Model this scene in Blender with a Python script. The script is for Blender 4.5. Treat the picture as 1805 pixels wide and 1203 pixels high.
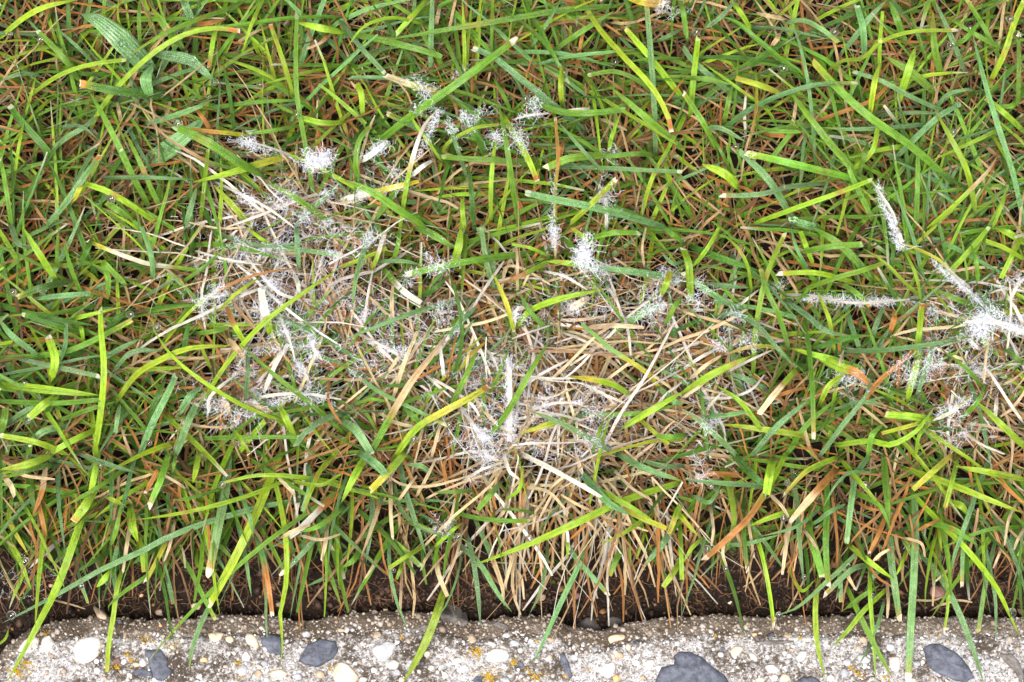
import bpy, math, random
import numpy as np
from mathutils import Vector, noise as mnoise
R = np.random.default_rng(11); random.seed(11)
for o in list(bpy.data.objects): bpy.data.objects.remove(o)
SC = bpy.context.scene; COL = SC.collection

# ------------------------------------------------------------------ camera
PW, PH = 1805.0, 1203.0
DIST, FIELD, TILT = 0.78, 0.285, math.radians(17)
TGT = np.array([0, 0, 0.018])
CAM = TGT + DIST*np.array([0, -math.sin(TILT), math.cos(TILT)])
cam = bpy.data.objects.new('camera', bpy.data.cameras.new('camera')); COL.objects.link(cam)
cam.location = CAM; cam.rotation_euler = (TILT, 0, 0)
cam.data.sensor_width = 36; cam.data.lens = 36*DIST/FIELD
cam.data.clip_start = 0.01; cam.data.clip_end = 200
SC.camera = cam
# ------------------------------------------------------------------ light: bright overcast
SUN_EL, SUN_AZ = math.radians(66), math.radians(200)
w = bpy.data.worlds.new('World'); SC.world = w; w.use_nodes = True
nt = w.node_tree; bg = nt.nodes['Background']
sky = nt.nodes.new('ShaderNodeTexSky'); sky.sky_type = 'NISHITA'; sky.sun_disc = False
sky.sun_elevation = SUN_EL; sky.sun_rotation = SUN_AZ
sky.air_density = 1.0; sky.dust_density = 6.0; sky.ozone_density = 1.0
hs = nt.nodes.new('ShaderNodeHueSaturation'); hs.inputs['Saturation'].default_value = 0.45   # cloud-grey sky
nt.links.new(sky.outputs[0], hs.inputs['Color']); nt.links.new(hs.outputs[0], bg.inputs[0])
bg.inputs[1].default_value = 0.065
sd = bpy.data.lights.new('sun', 'SUN'); sd.energy = 1.5; sd.angle = math.radians(22); sd.color = (1, 0.97, 0.93)
sun = bpy.data.objects.new('sun', sd); COL.objects.link(sun)
dv = Vector((math.sin(SUN_AZ)*math.cos(SUN_EL), math.cos(SUN_AZ)*math.cos(SUN_EL), math.sin(SUN_EL)))
sun.rotation_euler = dv.to_track_quat('Z', 'Y').to_euler()
SC.view_settings.view_transform = 'Standard'; SC.view_settings.look = 'None'
SC.view_settings.gamma = 1; SC.view_settings.exposure = 1.95
SC.render.engine = 'CYCLES'; SC.cycles.max_bounces = 8; SC.cycles.diffuse_bounces = 2; SC.cycles.transparent_max_bounces = 8

# ------------------------------------------------------------------ pixel <-> place
K = FIELD/DIST/PW
ct, st = math.cos(TILT), math.sin(TILT)
def p2w(px, py, z):
    px = np.asarray(px, float); py = np.asarray(py, float); z = np.asarray(z, float)
    x = (px-PW/2)*K; y = -(py-PH/2)*K
    dx = x; dy = y*ct + st; dz = y*st - ct
    t = (z-CAM[2])/dz
    return np.stack([CAM[0]+dx*t, CAM[1]+dy*t, np.broadcast_to(z, t.shape)], -1)
def w2p(P):
    d = np.asarray(P)-CAM
    yc = d[..., 1]*ct + d[..., 2]*st; zc = -d[..., 1]*st + d[..., 2]*ct
    return PW/2 + d[..., 0]/-zc/K, PH/2 - yc/-zc/K
MM = 0.001
PXM = FIELD/PW          # metres per photo pixel near the lawn

# ------------------------------------------------------------------ materials
def mat(name):
    m = bpy.data.materials.new(name); m.use_nodes = True
    n = m.node_tree; n.nodes.clear(); return m, n
class N:
    def __init__(s, nt): s.t = nt
    def __call__(s, typ, inp=None, **kw):
        nd = s.t.nodes.new(typ)
        for k, v in kw.items(): setattr(nd, k, v)
        for k, v in (inp or {}).items():
            if hasattr(v, 'is_output'): s.t.links.new(v, nd.inputs[k])
            else: nd.inputs[k].default_value = v
        return nd
    def math(s, op, a, b=0.0, c=0.0, clamp=False):
        nd = s('ShaderNodeMath', {0: a, 1: b, 2: c}, operation=op); nd.use_clamp = clamp; return nd.outputs[0]
    def mix(s, f, a, b, blend='MIX'):
        nd = s.t.nodes.new('ShaderNodeMix'); nd.data_type = 'RGBA'; nd.blend_type = blend
        for k, v in ((0, f), (6, a), (7, b)):
            if hasattr(v, 'is_output'): s.t.links.new(v, nd.inputs[k])
            else: nd.inputs[k].default_value = v
        return nd.outputs[2]
    def ramp(s, f, a, b):
        nd = s('ShaderNodeMapRange', {0: f, 1: a, 2: b}); nd.interpolation_type = 'SMOOTHSTEP'; return nd.outputs[0]

def blade_material(name, rough, transl, spec, vein):
    m, t = mat(name); n = N(t)
    col = n('ShaderNodeAttribute', attribute_name='col'); uv = n('ShaderNodeAttribute', attribute_name='buv')
    dew = n('ShaderNodeAttribute', attribute_name='dew')
    sep = n('ShaderNodeSeparateXYZ', {0: uv.outputs['Vector']}); u, v, rn = sep.outputs
    seed = n.math('MULTIPLY', rn, 97.0)
    # lengthwise fibre streaks and mottling
    vec = n('ShaderNodeCombineXYZ', {0: n.math('MULTIPLY', u, 5.0), 1: n.math('MULTIPLY', v, 0.09), 2: seed})
    streak = n('ShaderNodeTexNoise', {'Vector': vec.outputs[0], 'Scale': 1.6, 'Detail': 3.0})
    vec2 = n('ShaderNodeCombineXYZ', {0: n.math('MULTIPLY', u, 1.2), 1: n.math('MULTIPLY', v, 0.35), 2: seed})
    mott = n('ShaderNodeTexNoise', {'Vector': vec2.outputs[0], 'Scale': 1.3, 'Detail': 2.0})
    vein_w = n.math('COSINE', n.math('MULTIPLY', u, 2*math.pi*6))
    f = n.math('ADD', n.math('MULTIPLY', streak.outputs[0], 1.0), n.math('MULTIPLY', mott.outputs[0], 0.9))
    f = n.math('ADD', f, 0.06)
    f = n.math('ADD', f, n.math('MULTIPLY', vein_w, vein))
    rib = n.ramp(n.math('ABSOLUTE', n.math('SUBTRACT', u, 0.5)), 0.10, 0.0)
    f = n.math('SUBTRACT', f, n.math('MULTIPLY', rib, vein*2.2))
    c = n.mix(1.0, col.outputs['Color'], n('ShaderNodeCombineXYZ', {0: f, 1: f, 2: f}).outputs[0], 'MULTIPLY')
    # rusty freckles
    fr = n('ShaderNodeTexNoise', {'Vector': n('ShaderNodeCombineXYZ', {0: n.math('MULTIPLY', u, 2.0), 1: n.math('MULTIPLY', v, 0.8), 2: seed}).outputs[0], 'Scale': 1.0, 'Detail': 2.0})
    c = n.mix(n.math('MULTIPLY', n.ramp(fr.outputs[0], 0.68, 0.76), 0.6), c, (0.10, 0.045, 0.012, 1))
    # beaded film of dew: tiny pale droplets
    dv = n('ShaderNodeCombineXYZ', {0: n.math('MULTIPLY', u, 2.6), 1: v, 2: seed})
    vo = n('ShaderNodeTexVoronoi', {'Vector': dv.outputs[0], 'Scale': 2.3, 'Randomness': 0.9})
    bead = n.ramp(vo.outputs['Distance'], 0.42, 0.18)
    patch = n('ShaderNodeTexNoise', {'Vector': vec2.outputs[0], 'Scale': 0.6})
    bead = n.math('MULTIPLY', bead, n.math('MULTIPLY', dew.outputs['Fac'], n.ramp(patch.outputs[0], 0.3, 0.55)))
    c = n.mix(n.math('MULTIPLY', bead, 0.78), c, (0.62, 0.74, 0.72, 1))
    h = n.math('ADD', n.math('MULTIPLY', vein_w, 0.35), n.math('ADD', n.math('MULTIPLY', bead, 1.2), n.math('MULTIPLY', streak.outputs[0], 0.8)))
    bm = n('ShaderNodeBump', {'Height': h, 'Strength': 0.8, 'Distance': 0.00022})
    ps = n('ShaderNodeBsdfPrincipled', {'Base Color': c, 'Roughness': n.math('SUBTRACT', rough, n.math('MULTIPLY', bead, 0.2)), 'Specular IOR Level': spec, 'Normal': bm.outputs[0]})
    tr = n('ShaderNodeBsdfTranslucent', {'Color': c, 'Normal': bm.outputs[0]})
    mx = n('ShaderNodeMixShader', {0: transl, 1: ps.outputs[0], 2: tr.outputs[0]})
    n('ShaderNodeOutputMaterial', {0: mx.outputs[0]})
    return m
M_GRASS = blade_material('living_grass', 0.36, 0.26, 0.5, 0.11)
M_STRAW = blade_material('dry_straw', 0.60, 0.18, 0.3, 0.09)

def simple(name, rgb, rough=0.6, spec=0.4, transl=0.0, var=0.25, scale=900, attr=False, bump=0.0):
    m, t = mat(name); n = N(t)
    tc = n('ShaderNodeNewGeometry')
    no = n('ShaderNodeTexNoise', {'Vector': tc.outputs['Position'], 'Scale': scale, 'Detail': 4.0})
    base = n('ShaderNodeAttribute', attribute_name='col').outputs['Color'] if attr else (*rgb, 1)
    f = n.math('ADD', n.math('MULTIPLY', no.outputs[0], 2*var), 1-var)
    c = n.mix(1.0, base, n('ShaderNodeCombineXYZ', {0: f, 1: f, 2: f}).outputs[0], 'MULTIPLY')
    inp = {'Base Color': c, 'Roughness': rough, 'Specular IOR Level': spec}
    if bump: inp['Normal'] = n('ShaderNodeBump', {'Height': no.outputs[0], 'Strength': bump, 'Distance': 0.0005}).outputs[0]
    out = n('ShaderNodeBsdfPrincipled', inp).outputs[0]
    if transl:
        out = n('ShaderNodeMixShader', {0: transl, 1: out, 2: n('ShaderNodeBsdfTranslucent', {'Color': c}).outputs[0]}).outputs[0]
    n('ShaderNodeOutputMaterial', {0: out}); return m
M_MOULD = simple('mould_fibre', (0.70, 0.71, 0.78), 0.8, 0.2, 0.35, 0.05)
M_CRUMB = simple('soil_crumb', None, 0.55, 0.22, 0, 0.35, 1500, True, 0.5)
M_SAND = simple('aggregate_sand', None, 0.7, 0.3, 0, 0.25, 1200, True)
M_LICHEN = simple('yellow_lichen', (0.36, 0.22, 0.015), 0.9, 0.1, 0, 0.35, 2500)
M_MOSS = simple('moss', (0.045, 0.08, 0.01), 0.9, 0.1, 0.2, 0.5, 2500)
M_ROOT = simple('fine_roots', (0.16, 0.085, 0.045), 0.8, 0.2, 0, 0.4, 600)
M_WEB = simple('web_thread', (0.36, 0.38, 0.41), 0.4, 0.5, 0.3, 0.05)

def stone_material(name, a, b, sc, spots, rough):
    m, t = mat(name); n = N(t)
    tc = n('ShaderNodeNewGeometry')
    n1 = n('ShaderNodeTexNoise', {'Vector': tc.outputs['Position'], 'Scale': sc, 'Detail': 6.0, 'Roughness': 0.65})
    n2 = n('ShaderNodeTexNoise', {'Vector': tc.outputs['Position'], 'Scale': sc*5, 'Detail': 3.0})
    c = n.mix(n.ramp(n1.outputs[0], 0.35, 0.68), (*a, 1), (*b, 1))
    c = n.mix(n.math('MULTIPLY', n.ramp(n2.outputs[0], 0.60, 0.72), 0.55), c, (*spots, 1))
    ob = n('ShaderNodeObjectInfo')
    f = n.math('ADD', n.math('MULTIPLY', ob.outputs['Random'], 0.3), 0.82)
    c = n.mix(1.0, c, n('ShaderNodeCombineXYZ', {0: f, 1: f, 2: f}).outputs[0], 'MULTIPLY')
    bm = n('ShaderNodeBump', {'Height': n.math('ADD', n1.outputs[0], n.math('MULTIPLY', n2.outputs[0], 0.4)), 'Strength': 0.5, 'Distance': 0.0006})
    ps = n('ShaderNodeBsdfPrincipled', {'Base Color': c, 'Roughness': rough, 'Normal': bm.outputs[0], 'Specular IOR Level': 0.35})
    n('ShaderNodeOutputMaterial', {0: ps.outputs[0]}); return m
M_STONE = {
 'w': stone_material('white_quartz', (0.50, 0.45, 0.40), (0.60, 0.565, 0.52), 260, (0.30, 0.22, 0.16), 0.5),
 'c': stone_material('cream_quartz', (0.48, 0.36, 0.23), (0.58, 0.52, 0.42), 300, (0.33, 0.18, 0.08), 0.55),
 's': stone_material('blue_slate', (0.034, 0.038, 0.052), (0.088, 0.095, 0.125), 520, (0.17, 0.15, 0.14), 0.6),
 't': stone_material('tan_stone', (0.28, 0.20, 0.135), (0.42, 0.325, 0.235), 420, (0.22, 0.14, 0.09), 0.7),
 'g': stone_material('grey_stone', (0.24, 0.24, 0.255), (0.42, 0.42, 0.44), 500, (0.22, 0.20, 0.19), 0.6),
 'o': stone_material('orange_stone', (0.50, 0.23, 0.09), (0.66, 0.44, 0.26), 420, (0.3, 0.15, 0.08), 0.6),
 'm': stone_material('maroon_stone', (0.16, 0.07, 0.06), (0.25, 0.14, 0.12), 600, (0.3, 0.22, 0.2), 0.6),
 'd': stone_material('brown_grey_slate', (0.07, 0.06, 0.055), (0.15, 0.135, 0.125), 420, (0.22, 0.19, 0.16), 0.7)}

def kerb_material():
    m, t = mat('weathered_concrete'); n = N(t)
    g = n('ShaderNodeNewGeometry').outputs['Position']
    ed = n('ShaderNodeAttribute', attribute_name='edge').outputs['Fac']        # mm inward from the lawn-side edge
    a = n('ShaderNodeTexNoise', {'Vector': g, 'Scale': 800.0, 'Detail': 7.0, 'Roughness': 0.78})
    b = n('ShaderNodeTexNoise', {'Vector': g, 'Scale': 95.0, 'Detail': 3.0})
    f = n('ShaderNodeTexVoronoi', {'Vector': g, 'Scale': 1100.0})
    wear = n.math('ADD', n.math('MULTIPLY', a.outputs[0], 1.0), n.math('MULTIPLY', b.outputs[0], 0.55))
    dirt = n.math('MULTIPLY', n.ramp(ed, 8.5, 5.0), 0.13)                      # soil stain along the buried shoulder
    mask = n.ramp(n.math('SUBTRACT', wear, dirt), 0.70, 0.84)
    dark = n.mix(n.ramp(b.outputs[0], 0.35, 0.65), (0.075, 0.055, 0.04, 1), (0.19, 0.15, 0.115, 1))
    white = n.mix(n.ramp(f.outputs['Color'], 0.1, 0.9), (0.36, 0.345, 0.335, 1), (0.60, 0.59, 0.60, 1))
    c = n.mix(mask, dark, white)
    fine = n('ShaderNodeTexNoise', {'Vector': g, 'Scale': 1700.0, 'Detail': 3.0, 'Roughness': 0.6})
    pit = n.math('MULTIPLY', n.ramp(fine.outputs[0], 0.45, 0.39), 0.75)
    c = n.mix(pit, c, (0.085, 0.062, 0.045, 1))
    stain = n.math('MULTIPLY', n.ramp(ed, 9.0, 4.0), 0.3)
    c = n.mix(stain, c, n.mix(mask, (0.10, 0.07, 0.045, 1), (0.25, 0.195, 0.145, 1)))
    h = n.math('ADD', n.math('MULTIPLY', a.outputs[0], 1.0), n.math('MULTIPLY', fine.outputs[0], 0.8))
    bm = n('ShaderNodeBump', {'Height': h, 'Strength': 1.0, 'Distance': 0.0011})
    ps = n('ShaderNodeBsdfPrincipled', {'Base Color': c, 'Roughness': 0.85, 'Specular IOR Level': 0.25, 'Normal': bm.outputs[0]})
    n('ShaderNodeOutputMaterial', {0: ps.outputs[0]}); return m
M_KERB = kerb_material()
def soil_material():
    m, t = mat('damp_soil'); n = N(t)
    g = n('ShaderNodeNewGeometry').outputs['Position']
    a = n('ShaderNodeTexNoise', {'Vector': g, 'Scale': 420.0, 'Detail': 6.0, 'Roughness': 0.7})
    b = n('ShaderNodeTexNoise', {'Vector': g, 'Scale': 60.0, 'Detail': 3.0})
    c = n.mix(n.ramp(a.outputs[0], 0.35, 0.7), (0.006, 0.004, 0.003, 1), (0.032, 0.018, 0.011, 1))
    c = n.mix(n.ramp(b.outputs[0], 0.4, 0.7), c, (0.014, 0.008, 0.005, 1))
    # away from the built patch the sheet carries on as lawn
    d = n.math('ADD', n('ShaderNodeVectorMath', {0: g}, operation='LENGTH').outputs['Value'], n.math('MULTIPLY', b.outputs[0], 0.05))
    grass = n.mix(a.outputs[0], (0.02, 0.05, 0.008, 1), (0.10, 0.16, 0.03, 1))
    c = n.mix(n.ramp(d, 0.27, 0.33), c, grass)
    bm = n('ShaderNodeBump', {'Height': a.outputs[0], 'Strength': 1.0, 'Distance': 0.0015})
    ps = n('ShaderNodeBsdfPrincipled', {'Base Color': c, 'Roughness': 0.75, 'Specular IOR Level': 0.15, 'Normal': bm.outputs[0]})
    n('ShaderNodeOutputMaterial', {0: ps.outputs[0]}); return m
M_SOIL = soil_material()
def water_material():
    m, t = mat('dew_water'); n = N(t)
    ps = n('ShaderNodeBsdfPrincipled', {'Base Color': (1, 1, 1, 1), 'Roughness': 0.0, 'IOR': 1.333, 'Transmission Weight': 1.0})
    n('ShaderNodeOutputMaterial', {0: ps.outputs[0]}); return m
M_WATER = water_material()

# ------------------------------------------------------------------ mesh helpers
def mesh_obj(name, V, F, material, parent=None, smooth=True, attrs=None):
    V = np.asarray(V, np.float32).reshape(-1, 3); F = np.asarray(F, np.int32)
    me = bpy.data.meshes.new(name)
    me.vertices.add(len(V)); me.vertices.foreach_set('co', V.ravel())
    k = F.shape[1]; me.loops.add(F.size); me.loops.foreach_set('vertex_index', F.ravel())
    me.polygons.add(len(F)); me.polygons.foreach_set('loop_start', np.arange(0, F.size, k, dtype=np.int32))
    me.polygons.foreach_set('loop_total', np.full(len(F), k, np.int32))
    if smooth: me.polygons.foreach_set('use_smooth', np.ones(len(F), bool))
    for an, (ty, data) in (attrs or {}).items():
        at = me.attributes.new(an, ty, 'POINT')
        key = {'FLOAT': 'value', 'FLOAT_VECTOR': 'vector', 'FLOAT_COLOR': 'color'}[ty]
        at.data.foreach_set(key, np.asarray(data, np.float32).ravel())
    me.update(); me.validate(); me.materials.append(material)
    o = bpy.data.objects.new(name, me); COL.objects.link(o)
    if parent is not None:
        o.parent = parent; o.matrix_parent_inverse = parent.matrix_basis.inverted()
    return o
def tag(o, label=None, cat=None, group=None, kind=None):
    for k, v in (('label', label), ('category', cat), ('group', group), ('kind', kind)):
        if v: o[k] = v
    return o
def rgba(c): return np.concatenate([c, np.ones(c.shape[:-1]+(1,))], -1)

def strips(P, W, roll, col, dew, rnd, fold, twist=None):
    """N blades of S stations: 3 vertices across, folded along the midrib"""
    Nn, S, _ = P.shape
    T = np.gradient(P, axis=1); T /= np.linalg.norm(T, axis=2, keepdims=True)+1e-12
    up = np.zeros_like(T); up[..., 2] = 1; up[..., 1] = -0.15
    side = np.cross(T, up); ln = np.linalg.norm(side, axis=2, keepdims=True)
    fb = np.zeros_like(side); fb[..., 0] = 1
    side = np.where(ln > 0.12, side/(ln+1e-9), fb)
    for i in range(1, S):                                   # keep neighbours consistent
        sg = np.sign((side[:, i]*side[:, i-1]).sum(-1)); sg[sg == 0] = 1; side[:, i] *= sg[:, None]
    side = side - (side*T).sum(-1, keepdims=True)*T; side /= np.linalg.norm(side, axis=2, keepdims=True)+1e-9
    nr = np.cross(side, T); nr *= np.where(nr[..., 2:3] < 0, -1, 1)
    ang = np.broadcast_to(np.asarray(roll)[:, None], (Nn, S)).copy()
    if twist is not None: ang = ang + np.asarray(twist)[:, None]*np.linspace(0, 1, S)[None]
    c, s = np.cos(ang)[..., None], np.sin(ang)[..., None]
    sd = side*c + nr*s; n2 = nr*c - side*s
    h = W[..., None]/2
    V = np.stack([P-sd*h, P-n2*h*np.asarray(fold)[:, None, None], P+sd*h], 2)      # N,S,3,3
    i = np.arange(S-1)[:, None]*3 + np.array([0, 1])[None]
    q = np.stack([i, i+1, i+4, i+3], -1).reshape(-1, 4)
    F = (q[None] + (np.arange(Nn)*S*3)[:, None, None]).reshape(-1, 4)
    L = np.concatenate([np.zeros((Nn, 1)), np.cumsum(np.linalg.norm(np.diff(P, axis=1), axis=2), 1)], 1)*1000
    u = np.broadcast_to(np.array([0, .5, 1])[None, None], (Nn, S, 3))
    buv = np.stack([u, np.broadcast_to(L[..., None], u.shape), np.broadcast_to(np.asarray(rnd)[:, None, None], u.shape)], -1)
    cc = np.broadcast_to(col[:, :, None, :], (Nn, S, 3, 3))
    dw = np.broadcast_to(np.asarray(dew)[:, None, None], u.shape)
    return V, F, {'col': ('FLOAT_COLOR', rgba(cc)), 'buv': ('FLOAT_VECTOR', buv), 'dew': ('FLOAT', dw)}

def fibres(starts, dirs, length, width, curl, segs=5, seed=1):
    """thin curly ribbons as one vertex/face block (two crossed faces would double the cost)"""
    r = np.random.default_rng(seed); n = len(starts)
    P = np.zeros((n, segs+1, 3)); P[:, 0] = starts; d = dirs/np.linalg.norm(dirs, axis=1, keepdims=True)
    step = (length/segs)[:, None]
    for k in range(segs):
        P[:, k+1] = P[:, k] + d*step
        d = d + r.normal(0, curl, d.shape); d /= np.linalg.norm(d, axis=1, keepdims=True)
    T = np.gradient(P, axis=1); vw = CAM - P
    sd = np.cross(T, vw + r.normal(0, 0.45, (n, 1, 3))); sd /= np.linalg.norm(sd, axis=2, keepdims=True)+1e-12
    W = (np.asarray(width).reshape(-1, 1)*np.linspace(1, 0.55, segs+1)[None])[..., None]/2
    V = np.stack([P-sd*W, P+sd*W], 2)
    i = np.arange(segs)*2; q = np.stack([i, i+1, i+3, i+2], -1)
    F = (q[None] + (np.arange(n)*(segs+1)*2)[:, None, None]).reshape(-1, 4)
    return V, F

ICO = {}
def ico(sub):
    if sub not in ICO:
        import bmesh
        bm = bmesh.new(); bmesh.ops.create_icosphere(bm, subdivisions=sub, radius=1)
        ICO[sub] = (np.array([v.co[:] for v in bm.verts]), np.array([[v.index for v in f.verts] for f in bm.faces])); bm.free()
    return ICO[sub]
def crumbs(C, rad, flat, sub=1, seed=3, lump=0.22):
    r = np.random.default_rng(seed); v, f = ico(sub); n = len(C)
    s = np.stack([rad*r.uniform(.75, 1.25, n), rad*r.uniform(.75, 1.25, n), rad*flat], -1)
    V = v[None]*(1+r.normal(0, lump, (n, len(v), 1)).clip(-.4, .4))*s[:, None]
    a = r.uniform(0, 6.28, n); c, s_ = np.cos(a)[:, None], np.sin(a)[:, None]
    V = np.stack([V[..., 0]*c-V[..., 1]*s_, V[..., 0]*s_+V[..., 1]*c, V[..., 2]], -1) + C[:, None]
    return V, (f[None]+(np.arange(n)*len(v))[:, None, None]).reshape(-1, 3), len(v)

def vnoise(x, y, seed=0):
    xi, yi = np.floor(x).astype(int), np.floor(y).astype(int); fx, fy = x-xi, y-yi
    fx, fy = fx*fx*(3-2*fx), fy*fy*(3-2*fy)
    def h(a, b):
        q = np.sin(a*127.1 + b*311.7 + seed*74.7)*43758.5453; return q-np.floor(q)
    return (h(xi, yi)*(1-fx)+h(xi+1, yi)*fx)*(1-fy) + (h(xi, yi+1)*(1-fx)+h(xi+1, yi+1)*fx)*fy
def fbm(x, y, o=3, seed=0):
    return sum(vnoise(x*2**k, y*2**k, seed+k)*0.5**k for k in range(o))/sum(0.5**k for k in range(o))

# ------------------------------------------------------------------ setting: ground and kerb
EDGE = np.array([(-400,1290),(-120,1235),(-30,1185),(0,1152),(12,1130),(60,1102),(130,1084),(180,1078),(260,1090),(300,1087),(380,1080),(430,1078),(500,1086),
 (540,1091),(600,1078),(680,1072),(740,1072),(800,1080),(835,1093),(870,1086),(930,1078),(980,1083),(1005,1101),(1060,1106),(1120,1091),
 (1200,1081),(1300,1080),(1320,1083),(1400,1081),(1500,1081),(1650,1083),(1805,1083),(2200,1085)], float)
ew = p2w(EDGE[:, 0], EDGE[:, 1], -0.006)
KTOP = -0.0015
def edge_y(x):
    return np.interp(x, ew[:, 0], ew[:, 1]) + (vnoise(x/0.0022, x*0, 5)-.5)*0.0009 + (vnoise(x/0.0007, x*0, 6)-.5)*0.0004
SODX = np.array([(-300,985),(0,968),(120,975),(250,985),(420,978),(560,962),(700,975),(840,985),(960,985),(1060,975),(1180,968),(1300,985),(1400,990),(1520,975),(1700,985),(2200,985)], float)
sw = p2w(SODX[:, 0], SODX[:, 1], 0.0)
def ground_z(x, y):
    s = np.interp(x, sw[:, 0], sw[:, 1]) - y                        # metres past the turf edge, towards the kerb
    k = np.clip((s+0.004)/0.012, 0, 1); k = k*k*(3-2*k)
    z = -0.014*k
    return z + (fbm(x/0.006, y/0.006, 4, 2)-.5)*0.004*(0.6+k) + (fbm(x/0.03, y/0.03, 2, 9)-.5)*0.003
def kerb_z(x, y):
    t = (edge_y(x)-y)*1000                                          # mm
    z = np.interp(t, [-1, 0.0, 0.35, 1.2, 3.5, 5.2, 6.3, 8.0, 14, 200], [-26, -14, -7.4, -5.2, -3.6, -3.2, -3.3, -1.7, -1.5, -1.5])/1000
    q = np.clip(t/2, 0, 1)
    return z + ((fbm(x/0.0016, y/0.0016, 4, 21)-.5)*0.0019 + (fbm(x/0.012, y/0.012, 2, 22)-.5)*0.0011)*q
def grid(xs, ys): 
    X, Y = np.meshgrid(xs, ys); nx, ny = len(xs), len(ys)
    i = (np.arange(ny-1)[:, None]*nx + np.arange(nx-1)[None]).ravel()
    return X.ravel(), Y.ravel(), np.stack([i, i+1, i+nx+1, i+nx], -1)
far = np.array([0.32, 0.4, 0.6, 1, 2, 5, 12, 30, 60])
xs = np.concatenate([-far[::-1], np.linspace(-0.25, 0.25, 300), far])
ys = np.concatenate([-far[::-1], np.linspace(-0.22, -0.115, 40, endpoint=False), np.linspace(-0.115, -0.045, 70, endpoint=False), np.linspace(-0.045, 0.22, 120), far])
X, Y, F = grid(xs, ys); Z = ground_z(X, Y)
below = edge_y(X)-Y > 0.004; Z = np.where(below, -0.03, Z)
tag(mesh_obj('soil_ground', np.stack([X, Y, Z], -1), F, M_SOIL), kind='structure')

xs = np.concatenate([[-1.2, -.8, -.5, -.35, -.28], np.linspace(-0.22, 0.22, 520), [.28, .35, .5, .8, 1.2]])
tt = np.concatenate([[-0.0008, 0], np.linspace(0.0003, 0.030, 90), np.linspace(0.032, 0.1, 20)])
Xk, Tk, F = grid(xs, tt); F = F[:, ::-1]
Yk = edge_y(Xk)-Tk; Zk = kerb_z(Xk, Yk); Zk = np.where(Tk < 0, -0.03, Zk)
Vk = np.stack([Xk, Yk, Zk], -1)
kerb = tag(mesh_obj('concrete_kerb', Vk, F, M_KERB, attrs={'edge': ('FLOAT', Tk*1000)}),
           'weathered pale concrete kerb with exposed pebbles and slate along the lawn', 'kerb')

# pebbles set in the kerb: photo outlines, each at its place on the kerb top
def on_kerb(px, py):
    P = p2w(px, py, KTOP); 
    for _ in range(4):
        P = p2w(px, py, kerb_z(P[..., 0], P[..., 1]))
    return P
def pebble(poly, kind, h, name=None, n=22, jit=0.05):
    poly = np.array(poly, float); c = poly.mean(0)
    q = np.concatenate([poly, poly[:1]]); d = np.concatenate([[0], np.cumsum(np.hypot(*np.diff(q, axis=0).T))])
    s = np.linspace(0, d[-1], n, endpoint=False); o = np.stack([np.interp(s, d, q[:, 0]), np.interp(s, d, q[:, 1])], -1)
    if kind in 'sd':                                     # keep the chipped corners
        for v in poly: o[np.hypot(*(o-v).T).argmin()] = v
    o = 0.25*np.roll(o, 1, 0)+0.5*o+0.25*np.roll(o, -1, 0) if kind not in 'sd' else o
    o = c+(o-c)*(1+R.normal(0, jit*(.6 if kind in 'sd' else 1), (n, 1)))
    rings = []; flat = kind in 'sd'
    for sc, zz in ((1.03, -0.9), (1.0, 0.12 if not flat else 0.4), (0.93, 0.5 if not flat else 0.85), (0.72, 0.85 if not flat else 0.97), (0.38, 1.0)):
        W3 = on_kerb(c[0]+(o[:, 0]-c[0])*sc, c[1]+(o[:, 1]-c[1])*sc); b = on_kerb(c[0], c[1])[2]
        W3[:, 2] = 0.5*W3[:, 2]+0.5*b + h*zz*MM + R.normal(0, 0.05*h*MM, n)*(zz > 0.2)
        rings.append(W3)
    V = np.concatenate(rings+[on_kerb(c[0], c[1])[None]+[[0, 0, h*MM]]])
    F = []
    for k in range(4):
        for i in range(n): j = (i+1) % n; F += [(k*n+i, (k+1)*n+i, (k+1)*n+j), (k*n+i, (k+1)*n+j, k*n+j)]
    for i in range(n): F.append((4*n+i, 5*n, 4*n+(i+1) % n))
    F = np.array(F)[:, ::-1]
    return mesh_obj(name or ('slate_chip' if flat else 'pebble'), V, F, M_STONE[kind], kerb, smooth=not flat)
def ell(cx, cy, rx, ry, a=0, n=12, sup=0.12):
    th = np.linspace(0, 2*math.pi, n, endpoint=False); r = 1+R.normal(0, sup, n)
    x, y = np.cos(th)*rx*r, np.sin(th)*ry*r; ca, sa = math.cos(a), math.sin(a)
    return np.stack([cx+x*ca-y*sa, cy+x*sa+y*ca], -1)
def zp(s, ox, oy, k): return [(ox+float(a.split(',')[0])/k, oy+float(a.split(',')[1])/k) for a in s.split()]
z4 = 4.5125
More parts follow.
